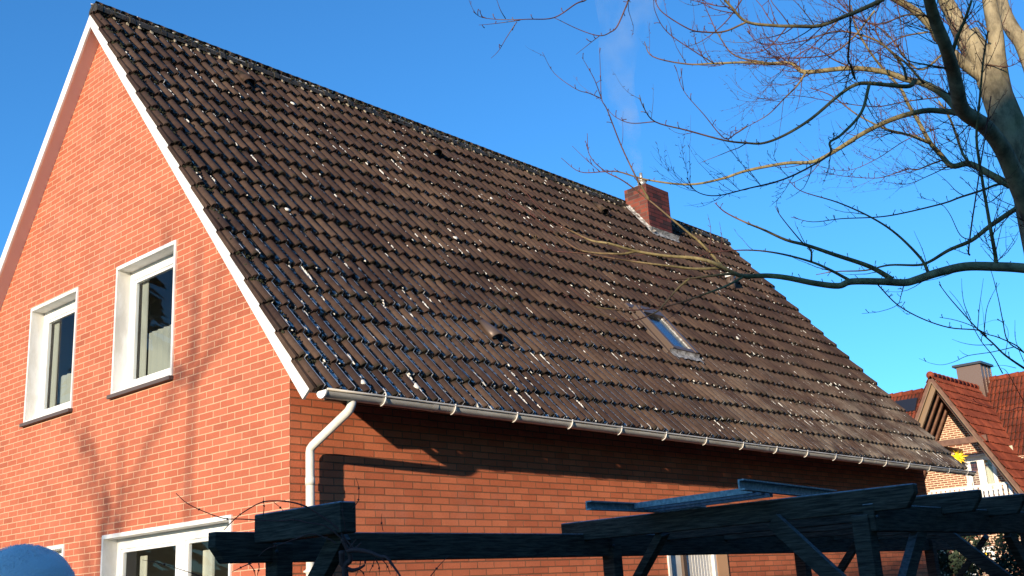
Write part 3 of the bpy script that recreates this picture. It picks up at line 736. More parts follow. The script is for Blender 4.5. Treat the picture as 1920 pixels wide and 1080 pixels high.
# aluminium awning frame lying on the rafters
aw = empty('awning_frame', (1.6, -2.8, 2.17), 'frosted blue-grey aluminium awning frame of channels and rails lying on the pergola', 'awning frame')
def chan_x(xa, xb, y, z, h, dz=0):
    b = MB(); b.bar((xa, y, z), (xb, y, z+dz), .012, h); b.bar((xa, y-.02, z-h/2+.004), (xb, y-.02, z-h/2+.004+dz), .045, .01); b.bar((xa, y-.02, z+h/2-.004), (xb, y-.02, z+h/2-.004+dz), .045, .01)
    b.build('channel', 'alu', aw)
chan_x(.86, 2.35, -2.28, 2.205, .062, -.005); chan_x(1.16, 2.5, -3.34, 2.245, .07, -.03)
for (xx, zz) in ((1.40, 2.205), (1.52, 2.195), (1.63, 2.185)):
    b = MB(); b.bar((xx, -2.32, zz), (xx, -3.31, zz+.012), .05, .03); b.bar((xx-.02, -2.32, zz+.02), (xx-.02, -3.31, zz+.032), .012, .012); b.build('rail', 'alu', aw)

# ================================================================== VINE
def cr(pts, sub=4):          # Catmull-Rom
    P_ = [pts[0]*2-pts[1]]+list(pts)+[pts[-1]*2-pts[-2]]; out = []
    for i in range(1, len(P_)-2):
        for k in range(sub):
            t = k/sub; a, b, c, d = P_[i-1], P_[i], P_[i+1], P_[i+2]
            out.append(.5*((2*b)+(c-a)*t+(2*a-5*b+4*c-d)*t*t+(3*b-a-3*c+d)*t**3))
    out.append(pts[-1]); return out
vn = empty('climbing_vine', (-1.1, -2.45, 0), 'bare twisted climbing vine with thin reddish shoots around the left pergola post', 'vine')
def c1(a, b): return (380+a/4.8, 900+b/4.8)
D = 5.75
def shoot(px, r0, r1, name='shoot', d=D, sides=6, dd=0.):
    pts = cr([at(u, v, d+dd*i/len(px)) for i, (u, v) in enumerate(px)], 5); n = len(pts)
    b = MB(); b.tube(pts, [r0+(r1-r0)*i/(n-1) for i in range(n)], sides)
    for i in range(6, n-3, 7):
        b.blob(pts[i], .006, .006, .006, rnd=.3)
    b.build(name, 'vine', vn)
shoot([c1(*p) for p in ((1360, 620), (1290, 540), (1210, 430), (1070, 325), (930, 240), (800, 200), (650, 188), (520, 205), (360, 295), (270, 370), (190, 450))], .006, .0025)
shoot([c1(1290, 560), c1(1180, 465), c1(1080, 405), c1(950, 385), c1(820, 358), c1(680, 368), c1(360, 352), c1(190, 345), (380, 958), (350, 943), (330, 925)], .005, .0018)
shoot([c1(1200, 570), c1(1150, 540), c1(1080, 510), c1(970, 485), c1(850, 525), c1(700, 580), c1(580, 620), c1(500, 690)], .004, .002)
shoot([c1(1300, 640), c1(1390, 630), c1(1500, 650), c1(1600, 690), c1(1660, 700), c1(1720, 780), c1(1780, 870), c1(1800, 960)], .014, .004, dd=-.2)
shoot([c1(1300, 960), c1(1280, 780), c1(1330, 720), c1(1310, 640), c1(1250, 530)], .02, .01)
shoot([c1(1250, 640), c1(1260, 760), c1(1330, 810), c1(1400, 800), c1(1460, 765)], .018, .006)
shoot([(660, 955), (671, 940), (673, 925), (672, 910), (667, 895)], .0028, .0012)
shoot([c1(1625, 460), c1(1612, 400), c1(1608, 340), c1(1614, 300)], .0022, .001)
shoot([c1(545, 325), c1(552, 250), c1(550, 155)], .003, .0015)
shoot([c1(640, 200), c1(690, 240), c1(730, 280)], .0018, .001)
shoot([(267, 1050), (300, 1056), (345, 1070), (385, 1083)], .0012, .0022)
shoot([c1(1290, 470), c1(1260, 300), c1(1255, 180)], .003, .0015)
shoot([c1(1310, 640), c1(1340, 590), c1(1380, 535)], .006, .004); shoot([c1(1340, 640), c1(1390, 600), c1(1430, 565)], .006, .004)
for i, (a, b, c, d) in enumerate(((1545, 710, 1500, 830), (1560, 715, 1590, 860), (1600, 700, 1690, 850), (1640, 700, 1700, 790), (1420, 730, 1380, 860), (1300, 820, 1240, 880), (1400, 800, 1460, 880), (1450, 720, 1455, 770), (410, 745, 480, 880), (505, 750, 485, 870), (440, 748, 260, 830))):
    shoot([c1(a, b), c1((a+c)/2+12, (b+d)/2-10), c1(c, d)], .0035, .0014)
shoot([(840, 1043), (822, 1062), (806, 1082)], .0015, .0028)

# ================================================================== SNOWY SHRUB (bottom left)
c0 = at(38, 1124, 4.6); Rb = 99*4.6/FPX
sh = empty('snow_covered_shrub', (c0.x, c0.y, 0), 'round blue-shaded snowy dome with a fuzzy frosted edge in the bottom left corner', 'shrub')
b = MB(); n1, n2 = 28, 44; vs = []
for i in range(n1+1):
    t = math.pi*.62*i/n1
    for j in range(n2):
        a = 2*math.pi*j/n2; q = 1+.015*math.sin(3*a+i*.4)+random.uniform(-.003, .003)
        vs.append(c0+Vector((math.sin(t)*math.cos(a)*1.05, math.sin(t)*math.sin(a)*1.05, math.cos(t)))*Rb*q)
b.add(vs, [(i*n2+j, (i+1)*n2+j, (i+1)*n2+(j+1) % n2, i*n2+(j+1) % n2) for i in range(n1) for j in range(n2)], 0, True)
for i in range(5200):            # frost needles
    t = math.acos(random.uniform(-.1, 1)); a = random.uniform(0, 2*math.pi)
    d = Vector((math.sin(t)*math.cos(a), math.sin(t)*math.sin(a), math.cos(t))); p = c0+d*Rb*1.01
    t2 = d.orthogonal().normalized()*.0016; ln_ = random.uniform(.003, .010); d2 = (d+Vector([random.uniform(-.4, .4) for _ in range(3)])).normalized()
    b.add([p-t2, p+t2, p+d2*ln_, p+d.cross(t2)], [(0, 1, 2), (1, 3, 2), (3, 0, 2)])
b.build('snow_cap', 'snow', sh)
b = MB()
for i in range(900):
    t = random.uniform(0, 1); a = random.uniform(0, 6.28); z_ = random.uniform(.35, c0.z-.02); rr = Rb*.98*math.sqrt(random.uniform(.6, 1))
    b.blob((c0.x+math.cos(a)*rr, c0.y+math.sin(a)*rr, z_), .03, .03, .02, rnd=.5, seg=5, ring=3, smooth=False)
b.build('foliage', 'foliage', sh); b = MB(); b.tube([(c0.x, c0.y, 0), (c0.x, c0.y, 1.4)], .03, 8); b.build('stem', 'bark', sh)

# ================================================================== NEIGHBOUR HOUSE (right, behind)
K = 1.35
def nb(x, y, z): return CAM+(Vector((x, y, z))-CAM)*K
NBASE = nb(22, 2.5, 0); NBASE.z = 0
nh = empty('neighbour_house', NBASE, 'brick house with steep red tiled cross gable and white balcony window behind on the right', 'house')
ya, za, ms = 2.48, 6.19, 1.81
hy = math.hypot(1, ms)
xg, xw = 20.5, 21.9
SLN = 3.5*K
def slope(sign, x0, x1, name, ln_=SLN):
    o_ = nb(0, ya, za); o_.x = 0
    s_ = Vector((0, sign/hy, -ms/hy)); n_ = Vector((0, sign*ms/hy, 1/hy))
    X0 = nb(x0, 0, 0).x; X1 = nb(x1, 0, 0).x
    oo = o_+s_*ln_
    b = MB(); tile_field(oo, TX, -s_, n_, X0, X1, 0, ln_, .34, .14, .035, b, False)
    o = b.build(name, 'red_tile', nh)
    u = MB(); v = []
    for h in (-.09, -.012):
        for (x, s) in ((X0+.02, 0.02), (X1, .02), (X1, ln_-.02), (X0+.02, ln_-.02)): v.append(oo+TX*x-s_*s+n_*h)
    u.hexa(v); u.build('underlay', 'brown_wood', o)
    return o
slope(1, xg, 25.2, 'wing_roof'); slope(-1, xg, 25.2, 'wing_roof')
# ridge caps of the wing
b = MB(); X0, X1 = nb(xg, 0, 0).x-.03, nb(25.2, 0, 0).x; pz = nb(xg, ya, za)
x = X0
while x < X1:
    b.tube([(x, pz.y, pz.z-.02), (x+.05, pz.y, pz.z-.02), (x+.38, pz.y, pz.z-.03)], [.13, .12, .105], 12); x += .36
b.build('wing_ridge', 'red_tile', nh)
# verge boards
for sign in (1, -1):
    b = MB(); s_ = Vector((0, sign/hy, -ms/hy)); n_ = Vector((0, sign*ms/hy, 1/hy)); o_ = nb(xg, ya, za)
    for (h0, h1, m_, dx0, dx1) in ((-.11, -.012, 0, -.03, .0), (-.135, -.11, 1, -.035, .01)):
        a0 = o_+n_*h0; a1 = o_+n_*h1
        def mid(a): return a+s_*((o_.y-a.y)/s_.y)
        v = [mid(a0)+TX*dx0, mid(a0)+TX*dx1, a0+s_*SLN+TX*dx1, a0+s_*SLN+TX*dx0, mid(a1)+TX*dx0, mid(a1)+TX*dx1, a1+s_*SLN+TX*dx1, a1+s_*SLN+TX*dx0]
        b.hexa(v, m_)
    b.build('verge_board', ['brown_wood', 'tan_board'], nh)
    # exposed rafters under the overhang
    for dx, mt in ((.13, 'tan_board') if sign > 0 else (.4, 'brown_wood'), (.60, 'brown_wood'), (1.10, 'brown_wood'), (1.60, 'brown_wood')):
        r_ = MB(); p = o_+n_*(-.19)+TX*dx; r_.bar(p+s_*.12, p+s_*(SLN-.1), .10, .19, side=n_); r_.build('rafter', mt, nh)
# gable wall
def ngt(y):
    c = nb(xw, ya, za); return c.z-.12-ms*abs(y-c.y)
c = nb(xw, ya, za); ngt.brk = [c.y]
Xw = c.x
def yz(u, v, x=None):       # photo pixel -> point on the wall plane
    r = FW+RT*((u-960)/FPX)-UP*((v-540)/FPX); xx = Xw if x is None else x
    return CAM+r*((xx-CAM.x)/r.x)
wt = yz(1806, 857); wb = yz(1873, 905)
wy1, wy0, wz1, wz0 = wt.y, wb.y, wt.z+.03, wb.z-.35
lt = yz(1815, 1027); lb = yz(1864, 1080)
ly1, ly0, lz1, lz0 = lt.y, yz(1866, 1040).y, lt.z, .4
b = MB(); wall(ngt, c.y-3.3, c.y+3.3, 0, [(wy0, wy1, wz0, wz1), (ly0, ly1, lz0, lz1)], lambda u, z, d: Vector((Xw+d, u, z)), .3, b)
b.build('wing_wall', 'brick_n', nh)
def PN(u1, z0): return lambda u, z, d: Vector((Xw+d, u1-u, z0+z))
window(nh, PN(wy1, wz0), wy1-wy0, wz1-wz0, cols=(1., 1.05), rec=.08, fr=.13, trim=.05, curtain=[(.55, .75, .1, 1.5, .3, 'curtain', .02), (.85, 1.5, .1, 1.5, .3, 'curtain', .015)], sill=False)
window(nh, PN(ly1, lz0), ly1-ly0, lz1-lz0, cols=(1.,), rec=.08, fr=.10, trim=.05, sill=False)
# tie beam between the verges
tl, tr_ = yz(1745, 832, nb(xg, 0, 0).x+.1), yz(1835, 820, nb(xg, 0, 0).x+.1)
b = MB(); b.bar((tl.x, tl.y+.4, tl.z-.05), (tr_.x, tr_.y-.25, tl.z-.05), .14, .2); b.build('tie_beam', 'brown_wood', nh, bevel=.01)
b = MB(); kx = nb(xg, 0, 0).x+.1
b.bar((kx+.15, c.y+.1, tl.z-.18), (Xw, c.y+.1, tl.z-.18), .1, .14); b.build('bracket', 'brown_wood', nh)
# balcony railing
rp = [yz(1745, 925, Xw-.7), yz(1925, 908, Xw-.7)]; zt_ = yz(1860, 908, Xw-.7).z; b = MB(); xr = Xw-.7
y_hi, y_lo = rp[0].y, rp[1].y-.3
b.box((xr-.03, y_lo, zt_-.05), (xr+.03, y_hi, zt_+.02)); b.box((xr-.02, y_lo, zt_-.95), (xr+.02, y_hi, zt_-.88))
b.box((Xw-.75, y_lo, zt_-1.1), (Xw-.01, y_hi, zt_-1.0))
y = y_lo
while y < y_hi: b.box((xr-.012, y, zt_-.88), (xr+.012, y+.10, zt_-.05)); y += .15
b.box((xr-.06, yz(1820, 915, xr).y-.08, zt_-1.0), (xr+.04, yz(1820, 915, xr).y+.08, zt_+.13))
b.build('balcony_railing', 'white', nh)
# main roof with ridge along y behind the wing
mr = nb(24.1, 3, 6.42); sl2 = 4.2; o2 = Vector((mr.x, 0, mr.z)); s2 = Vector((-.64, 0, -.768)); n2_ = Vector((-.768, 0, .64)); yv = Vector((0, -1, 0))
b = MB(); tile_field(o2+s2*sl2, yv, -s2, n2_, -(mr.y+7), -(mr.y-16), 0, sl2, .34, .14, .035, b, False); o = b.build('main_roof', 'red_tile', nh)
b = MB(); s3 = Vector((.64, 0, -.768)); n3 = Vector((.768, 0, .64))
b.hexa([o2+Vector((0, y_, 0))+s_*q+n_*h for h, in ((-.1,), (-.02,)) for (y_, q, s_, n_) in ((mr.y-16, sl2, s2, n2_), (mr.y+7, sl2, s2, n2_), (mr.y+7, 0, s2, n2_), (mr.y-16, 0, s2, n2_))])
b.hexa([o2+Vector((0, y_, 0))+s3*q+n3*h for h in (-.1, .02) for (y_, q) in ((mr.y-16, 0), (mr.y+7, 0), (mr.y+7, sl2), (mr.y-16, sl2))]); b.build('roof_deck', 'red_tile', nh)
b = MB(); y = mr.y-16
while y < mr.y+7: b.tube([(mr.x, y, mr.z), (mr.x, y+.05, mr.z), (mr.x, y+.4, mr.z-.01)], [.13, .12, .105], 10); y += .38
b.build('main_ridge', 'red_tile', nh)
b = MB(); b.box((mr.x-2.6, mr.y-15.8, 0), (mr.x+2.6, mr.y+6.8, mr.z-3.0)); b.build('main_wall', 'brick_n', nh)
p = yz(1704, 779, mr.x-.5); b = MB(); b.hexa([Vector((mr.x, p.y+dy, mr.z))+s2*q+n2_*h for h in (.05, .10) for (dy, q) in ((-.35, 1.05), (.5, 1.05), (.5, .40), (-.35, .40))]); b.build('solar_panel', 'slate_black', nh, bevel=.01)
# clad chimney
a0, a1 = nb(23.5, 2.90, 6.80), nb(24.3, 2.30, 6.80); b = MB(); b.box((a0.x, a1.y, a0.z-1.6), (a1.x, a0.y, a0.z-.02))
for i in range(4):
    xx = a0.x+(a1.x-a0.x)*(i+.08)/3.2; b.box((xx, a1.y-.025, a0.z-1.6), (xx+.04, a1.y, a0.z-.03))
nc = b.build('chimney', 'brown_metal', nh)
b = MB(); b.box((a0.x-.1, a1.y-.1, a0.z-.02), (a1.x+.1, a0.y+.1, a0.z+.06)); b.build('chimney_cap', 'dark_cap', nc)

# paper stars
def star(c, r, n, label, name='paper_star', cat='star', group=None, seed=3):
    rnd = random.Random(seed); b = MB(); dirs = []
    for i in range(n):
        z = 1-2*(i+.5)/n; a = i*2.39996; q = math.sqrt(1-z*z); dirs.append(Vector((q*math.cos(a), q*math.sin(a), z)))
    for d in dirs:
        t1 = d.orthogonal().normalized(); t2 = d.cross(t1); rr = r*rnd.uniform(.85, 1.1)
        base = [c+d*r*.22+(t1*math.cos(k*math.pi/2)+t2*math.sin(k*math.pi/2))*r*.17 for k in range(4)]
        b.add(base+[c+d*rr], [(0, 1, 4), (1, 2, 4), (2, 3, 4), (3, 0, 4), (3, 2, 1, 0)])
    b.blob(c, r*.26, r*.26, r*.26, rnd=0, seg=10, ring=7)
    loc = c; e = MB(); 
    for k, v in enumerate(b.v): b.v[k] = tuple(Vector(v)-loc)
    o = b.build(name, 'yellow'); o.location = loc; tag(o, label, cat, group); return o
star(yz(1797, 857, Xw-.9), .29, 22, 'large yellow many-pointed paper star hanging beside the end of the gutter')
for i, (u, v, r, lb_) in enumerate(((1849, 1040, .085, 'upper of three tiny yellow stars in the dark lower window on the right'), (1842, 1052, .085, 'middle of three tiny yellow stars in the dark lower window on the right'), (1837, 1062, .06, 'lowest and faintest of three tiny yellow stars in the lower window'))):
    star(yz(u, v, Xw-.05), r, 14, lb_, 'window_star', 'star', 'small yellow window stars', i)

# ================================================================== HOUSE BEHIND THE CAMERA (shades the garden)
bh = empty('garden_side_house', (-26, -14, 0), 'brick house with steep tiled roof behind the viewer that shades the garden', 'house')
ry, rz, sl_ = -15.5, 12.5, .87
b = MB()
def bt_(y): return rz-.1-sl_*abs(y-ry)
bt_.brk = [ry]; wall(bt_, ry-10, ry+10, 0, [(-17, -15.6, 1, 2.3), (-13, -11.6, 1, 2.3), (-15, -13.6, 4, 5.3)], lambda u, z, d: Vector((-22-d, u, z)), .3, b)
b.box((-34, ry-10, 0), (-22.3, ry-9.7, bt_(ry-10))); b.box((-34, ry+9.7, 0), (-22.3, ry+10, bt_(ry+10))); b.build('wall', 'brick_n', bh)
b = MB()
for sg_ in (1, -1):
    e = 10.5
    b.hexa([(-34, ry, rz-.15), (-21.9, ry, rz-.15), (-21.9, ry+sg_*e, rz-.15-sl_*e), (-34, ry+sg_*e, rz-.15-sl_*e), (-34, ry, rz), (-21.9, ry, rz), (-21.9, ry+sg_*e, rz-sl_*e), (-34, ry+sg_*e, rz-sl_*e)])
b.build('roof', 'ridge', bh)
for (y0, z0) in ((-17, 1), (-13, 1), (-15, 4)):
    window(bh, (lambda y0=y0, z0=z0: (lambda u, z, d: Vector((-22-d, y0+u, z0+z))))(), 1.4, 1.3, cols=(1., 1.))

# ================================================================== TREES
def limb(b, px, r0, r1, d0, d1, sub=5, sides=7, twigs=0., tl=.3, spur=True, rng=random, store=None, upb=.5):
    n0 = len(px); P3 = [at(u, v, d0+(d1-d0)*i/max(1, n0-1)+(rng.uniform(-.05, .05) if 0 < i < n0-1 else 0)) for i, (u, v) in enumerate(px)]
    pts = cr(P3, sub); n = len(pts)
    rs = [r0+(r1-r0)*(i/(n-1))**.8 for i in range(n)]
    b.tube(pts, rs, sides, radattr=True)
    if store is not None: store.append((pts, rs))
    return pts, rs
def tw(b, p, d, ln_, r, rng, depth=0, gravity=.25):
    n = 6; pts = [p]; q = p.copy(); d = d.normalized()
    for i in range(n):
        d = (d+Vector((rng.uniform(-.22, .22), rng.uniform(-.22, .22), rng.uniform(-.15, .2)+gravity*.35))).normalized(); q = q+d*ln_/n; pts.append(q)
    b.tube(pts, [r*(1-.75*i/n) for i in range(n+1)], 3 if r < .003 else 4, radattr=True, caps=False)
    for i in range(1, n):
        if rng.random() < .5:
            dd = (d+Vector([rng.uniform(-1, 1) for _ in range(3)])).normalized()
            e = pts[i]+dd*rng.uniform(.012, .03); b.tube([pts[i], e], [r*.6, .0022], 3, radattr=True, caps=False)
    if depth > 0:
        for i in range(1, n):
            if rng.random() < .6:
                dd = (pts[i]-pts[i-1]).normalized()+Vector([rng.uniform(-.9, .9) for _ in range(3)])
                tw(b, pts[i], dd, ln_*rng.uniform(.35, .65), r*.65, rng, depth-1, gravity)
def dress(b, store, rng, dens, spurs, lmul=1., left=-.3, depthf=None):
    for pts, rs in store:
        L_ = sum((pts[i+1]-pts[i]).length for i in range(len(pts)-1))
        for k in range(int(L_*dens)):
            i = rng.randrange(1, len(pts)-1); 
            if rs[i] > .06 and rng.random() < .4: continue
            d = (pts[i+1]-pts[i-1]).normalized(); side = d.cross(FW).normalized()*rng.choice((-1, 1))
            dd = d*.7+side*rng.uniform(.3, .9)+FW*rng.uniform(-.5, .5)+RT*left*.5+Vector((0, 0, .15))
            tw(b, pts[i], dd, rng.uniform(.18, .6)*lmul, min(.0038, max(.0016, rs[i]*.5)), rng, depthf if depthf is not None else rng.choice((0, 1, 1)))
        for k in range(int(L_*spurs)):
            i = rng.randrange(1, len(pts)-1); d = (pts[i+1]-pts[i-1]).normalized()
            dd = (Vector((0, 0, 1))*rng.uniform(.2, 1.2)+d*.4+Vector([rng.uniform(-.7, .7) for _ in range(3)])).normalized()
            e = pts[i]+dd*(rs[i]+rng.uniform(.015, .05)); b.tube([pts[i], (pts[i]+e)/2+d*.004, e], [.0028, .0022, .0032], 4, radattr=True)
rng = random.Random(11)
base = at(1985, 1000, 9.05)
tree = empty('bare_tree', (base.x, base.y, 0), 'large bare tree at right with a long low branch reaching over the roof', 'tree')
b = MB()
g0 = Vector((base.x, base.y, 0))
tp = [g0, g0+Vector((0, 0, .9)), at(2015, 800, 9.05), at(1985, 600, 9.03), at(1950, 430, 9.0), at(1922, 310, 9.0), at(1886, 222, 9.0), at(1858, 148, 9.0), at(1838, 105, 9.02), at(1815, 60, 9.05)]
pts = cr(tp, 5); n = len(pts); b.tube(pts, [.20-.12*(i/(n-1))**1.3 for i in range(n)], 14, radattr=True)
T = []
limb(b, [(1870, 185), (1842, 128), (1812, 80), (1788, 30), (1768, -10), (1740, -80)], .095, .05, 9.0, 9.2, sides=12, store=T)
limb(b, [(1895, 230), (1878, 165), (1870, 110), (1866, 60), (1855, 0), (1848, -60)], .085, .05, 9.0, 9.0, sides=12, store=T)
limb(b, [(1925, 350), (1945, 180), (1922, 90), (1898, 55), (1880, 15), (1868, -40)], .09, .05, 9.0, 9.6, sides=12, store=T)
limb(b, [(1848, 150), (1805, 118), (1768, 82), (1748, 52), (1715, 20), (1672, -6), (1630, -40)], .05, .025, 9.0, 8.8, sides=9, store=T)
limb(b, [(1962, 500), (1938, 420), (1906, 340), (1880, 280), (1848, 238), (1806, 208), (1795, 170), (1786, 130), (1772, 85), (1752, 35), (1740, -10), (1730, -60)], .083, .032, 8.95, 7.0, sides=12, store=T)
limb(b, [(1782, 110), (1795, 70), (1810, 35), (1822, 0)], .016, .008, 7.6, 7.4, store=T)
tree_trunk = b.build('trunk', 'bark', tree)
b = MB(); Bs = []
# primary limbs read off the photograph, each with its own distance
limb(b, [(1800, 208), (1793, 202), (1770, 178), (1733, 157), (1696, 148), (1659, 135), (1593, 128), (1511, 135), (1490, 122), (1474, 118), (1437, 119), (1400, 117), (1339, 119), (1287, 120), (1224, 106), (1208, 78)], .035, .003, 8.1, 9.1, store=Bs)
limb(b, [(1803, 212), (1770, 209), (1733, 208), (1678, 222), (1622, 248), (1559, 287), (1522, 304), (1474, 306), (1400, 320), (1354, 335), (1291, 346), (1213, 337), (1160, 322), (1132, 322), (1087, 322), (1052, 296)], .026, .002, 8.2, 9.1, store=Bs)
limb(b, [(1715, 152), (1700, 162), (1630, 156), (1604, 159), (1574, 178), (1522, 222), (1474, 252), (1433, 268), (1400, 268), (1358, 263), (1287, 244), (1228, 228), (1206, 200), (1199, 178)], .018, .002, 7.9, 6.9, store=Bs)
limb(b, [(1593, 0), (1594, 60), (1590, 110), (1596, 124), (1603, 148)], .005, .008, 7.0, 7.5, store=Bs)
limb(b, [(1630, 158), (1615, 211), (1578, 252), (1556, 267), (1557, 287), (1522, 311), (1467, 337), (1400, 354), (1343, 367), (1306, 359), (1287, 333)], .012, .002, 7.6, 6.9, store=Bs)
limb(b, [(1678, -20), (1652, 0), (1610, 20), (1585, 30), (1537, 48), (1490, 49), (1452, 48), (1400, 41), (1372, 14), (1352, -8)], .018, .007, 7.1, 6.8, store=Bs)
limb(b, [(1398, 42), (1358, 59), (1320, 60), (1291, 54), (1243, 24), (1228, 0), (1222, -20)], .007, .002, 6.85, 6.8, store=Bs)
limb(b, [(1895, 348), (1863, 330), (1818, 307), (1785, 311), (1763, 289), (1744, 267), (1719, 222), (1700, 190), (1689, 167), (1641, 111), (1607, 56), (1596, 10)], .034, .006, 9.0, 9.6, store=Bs)
limb(b, [(1744, 267), (1700, 252), (1659, 241), (1607, 215), (1560, 180), (1520, 165)], .014, .003, 9.2, 9.5, store=Bs)
limb(b, [(1818, 307), (1806, 290), (1800, 274), (1781, 222), (1760, 190)], .014, .008, 9.0, 9.0, store=Bs)
limb(b, [(1763, 302), (1745, 308), (1720, 318), (1700, 317), (1670, 328), (1640, 334), (1580, 330), (1540, 322)], .008, .002, 9.1, 9.4, store=Bs)
limb(b, [(1895, 345), (1870, 346), (1844, 356), (1800, 370), (1770, 381), (1696, 399), (1646, 407), (1578, 410), (1524, 416), (1483, 407)], .012, .002, 8.8, 8.4, store=Bs)
limb(b, [(1920, 385), (1904, 392), (1856, 424), (1821, 451), (1779, 469), (1744, 490), (1720, 497), (1667, 497), (1622, 507), (1566, 509), (1530, 515)], .026, .003, 9.0, 9.6, store=Bs)
low = limb(b, [(1975, 512), (1920, 503), (1868, 500), (1809, 500), (1756, 512), (1720, 524), (1696, 530), (1652, 528), (1596, 528), (1572, 536), (1527, 531), (1477, 521), (1439, 517), (1400, 518), (1380, 514), (1341, 494), (1303, 484), (1250, 480), (1193, 471), (1144, 457), (1109, 451), (1077, 436), (1038, 415), (996, 373), (968, 338)], .042, .002, 8.4, 8.0, sides=10, store=Bs)
limb(b, [(1193, 471), (1162, 476), (1095, 471), (1056, 450), (1003, 408), (968, 380), (950, 372)], .010, .0018, 8.1, 8.0, store=Bs)
limb(b, [(1355, 502), (1303, 504), (1250, 498), (1179, 489), (1091, 475), (1028, 468), (996, 440)], .013, .0018, 8.15, 7.9, store=Bs)
limb(b, [(1380, 512), (1345, 516), (1292, 522), (1250, 524), (1215, 514)], .013, .0018, 8.15, 7.9, store=Bs)
limb(b, [(1292, 522), (1267, 545), (1243, 573), (1225, 588), (1179, 602), (1126, 588), (1081, 549), (1065, 535)], .009, .0018, 8.0, 7.8, store=Bs)
limb(b, [(1392, 520), (1362, 536), (1320, 552), (1267, 570), (1225, 579), (1162, 581), (1091, 570), (1056, 552)], .010, .0018, 8.15, 7.8, store=Bs)
limb(b, [(1355, 500), (1335, 478), (1310, 452), (1295, 440), (1260, 411), (1218, 376), (1170, 340), (1133, 320), (1105, 290), (1101, 250)], .013, .002, 8.2, 8.3, store=Bs)
limb(b, [(1865, 497), (1867, 484), (1859, 439), (1853, 404), (1841, 333), (1831, 259), (1837, 185), (1844, 111), (1852, 60)], .018, .006, 8.4, 8.0, store=Bs)
limb(b, [(1741, 512), (1726, 484), (1681, 439), (1634, 408), (1572, 380), (1504, 359), (1480, 340)], .014, .0018, 8.4, 8.3, store=Bs)
limb(b, [(1673, 524), (1631, 500), (1566, 478), (1513, 460), (1474, 450), (1430, 430), (1400, 418), (1360, 398), (1340, 380)], .022, .003, 8.4, 8.3, store=Bs)
limb(b, [(1595, 527), (1560, 508), (1521, 491), (1459, 475), (1400, 469), (1330, 474), (1300, 486)], .014, .002, 8.4, 8.2, store=Bs)
limb(b, [(1521, 491), (1520, 469), (1501, 451), (1465, 407), (1453, 386)], .009, .002, 8.3, 8.2, store=Bs)
limb(b, [(1818, 478), (1816, 470), (1822, 420), (1828, 380), (1840, 300), (1850, 240), (1858, 180)], .007, .004, 8.1, 8.0, store=Bs)
limb(b, [(1218, 376), (1200, 345), (1195, 337), (1165, 274), (1139, 207), (1128, 185), (1126, 140), (1124, 89)], .009, .0015, 8.3, 8.2, store=Bs)
limb(b, [(1128, 185), (1105, 175), (1080, 167), (1039, 137), (1017, 98)], .004, .0014, 8.3, 8.2, store=Bs)
limb(b, [(1128, 185), (1115, 150), (1102, 126), (1091, 107)], .004, .0014, 8.3, 8.2, store=Bs)
limb(b, [(1228, 228), (1184, 231), (1155, 220), (1139, 205)], .004, .0016, 7.4, 7.6, store=Bs)
limb(b, [(1339, 119), (1300, 95), (1250, 59), (1228, 20), (1226, -10)], .005, .002, 8.2, 8.0, store=Bs)
limb(b, [(1400, 237), (1380, 250), (1358, 259), (1320, 215), (1282, 170), (1267, 126)], .006, .0015, 7.7, 7.5, store=Bs)
limb(b, [(1282, 170), (1279, 150), (1276, 128)], .003, .0013, 7.5, 7.4, store=Bs)
limb(b, [(1125, 322), (1100, 300), (1073, 274)], .003, .0013, 8.4, 8.4, store=Bs)
limb(b, [(1210, -20), (1182, -5), (1176, 7), (1158, 48), (1145, 60), (1124, 67), (1087, 56), (1039, 33)], .007, .002, 7.2, 7.0, store=Bs)
limb(b, [(1124, 67), (1105, 82), (1080, 102)], .003, .0013, 7.1, 7.0, store=Bs)
limb(b, [(1115, -18), (1098, 0), (1080, 7), (1039, 33), (990, 36), (947, 37), (905, 33), (887, 22)], .006, .0014, 7.0, 6.8, store=Bs)
limb(b, [(969, 41), (950, 70), (935, 95), (921, 109)], .003, .0012, 6.9, 6.8, store=Bs)
limb(b, [(948, 35), (938, 18), (930, -5)], .003, .0012, 6.9, 6.8, store=Bs)
limb(b, [(975, 38), (930, 44), (898, 47)], .003, .0012, 6.9, 6.8, store=Bs)
limb(b, [(1646, 534), (1681, 570), (1726, 596), (1779, 614), (1833, 619), (1850, 630)], .005, .004, 8.3, 6.8, store=Bs)
limb(b, [(1696, 531), (1690, 552), (1682, 572), (1650, 584), (1616, 588)], .004, .0014, 8.3, 8.2, store=Bs)
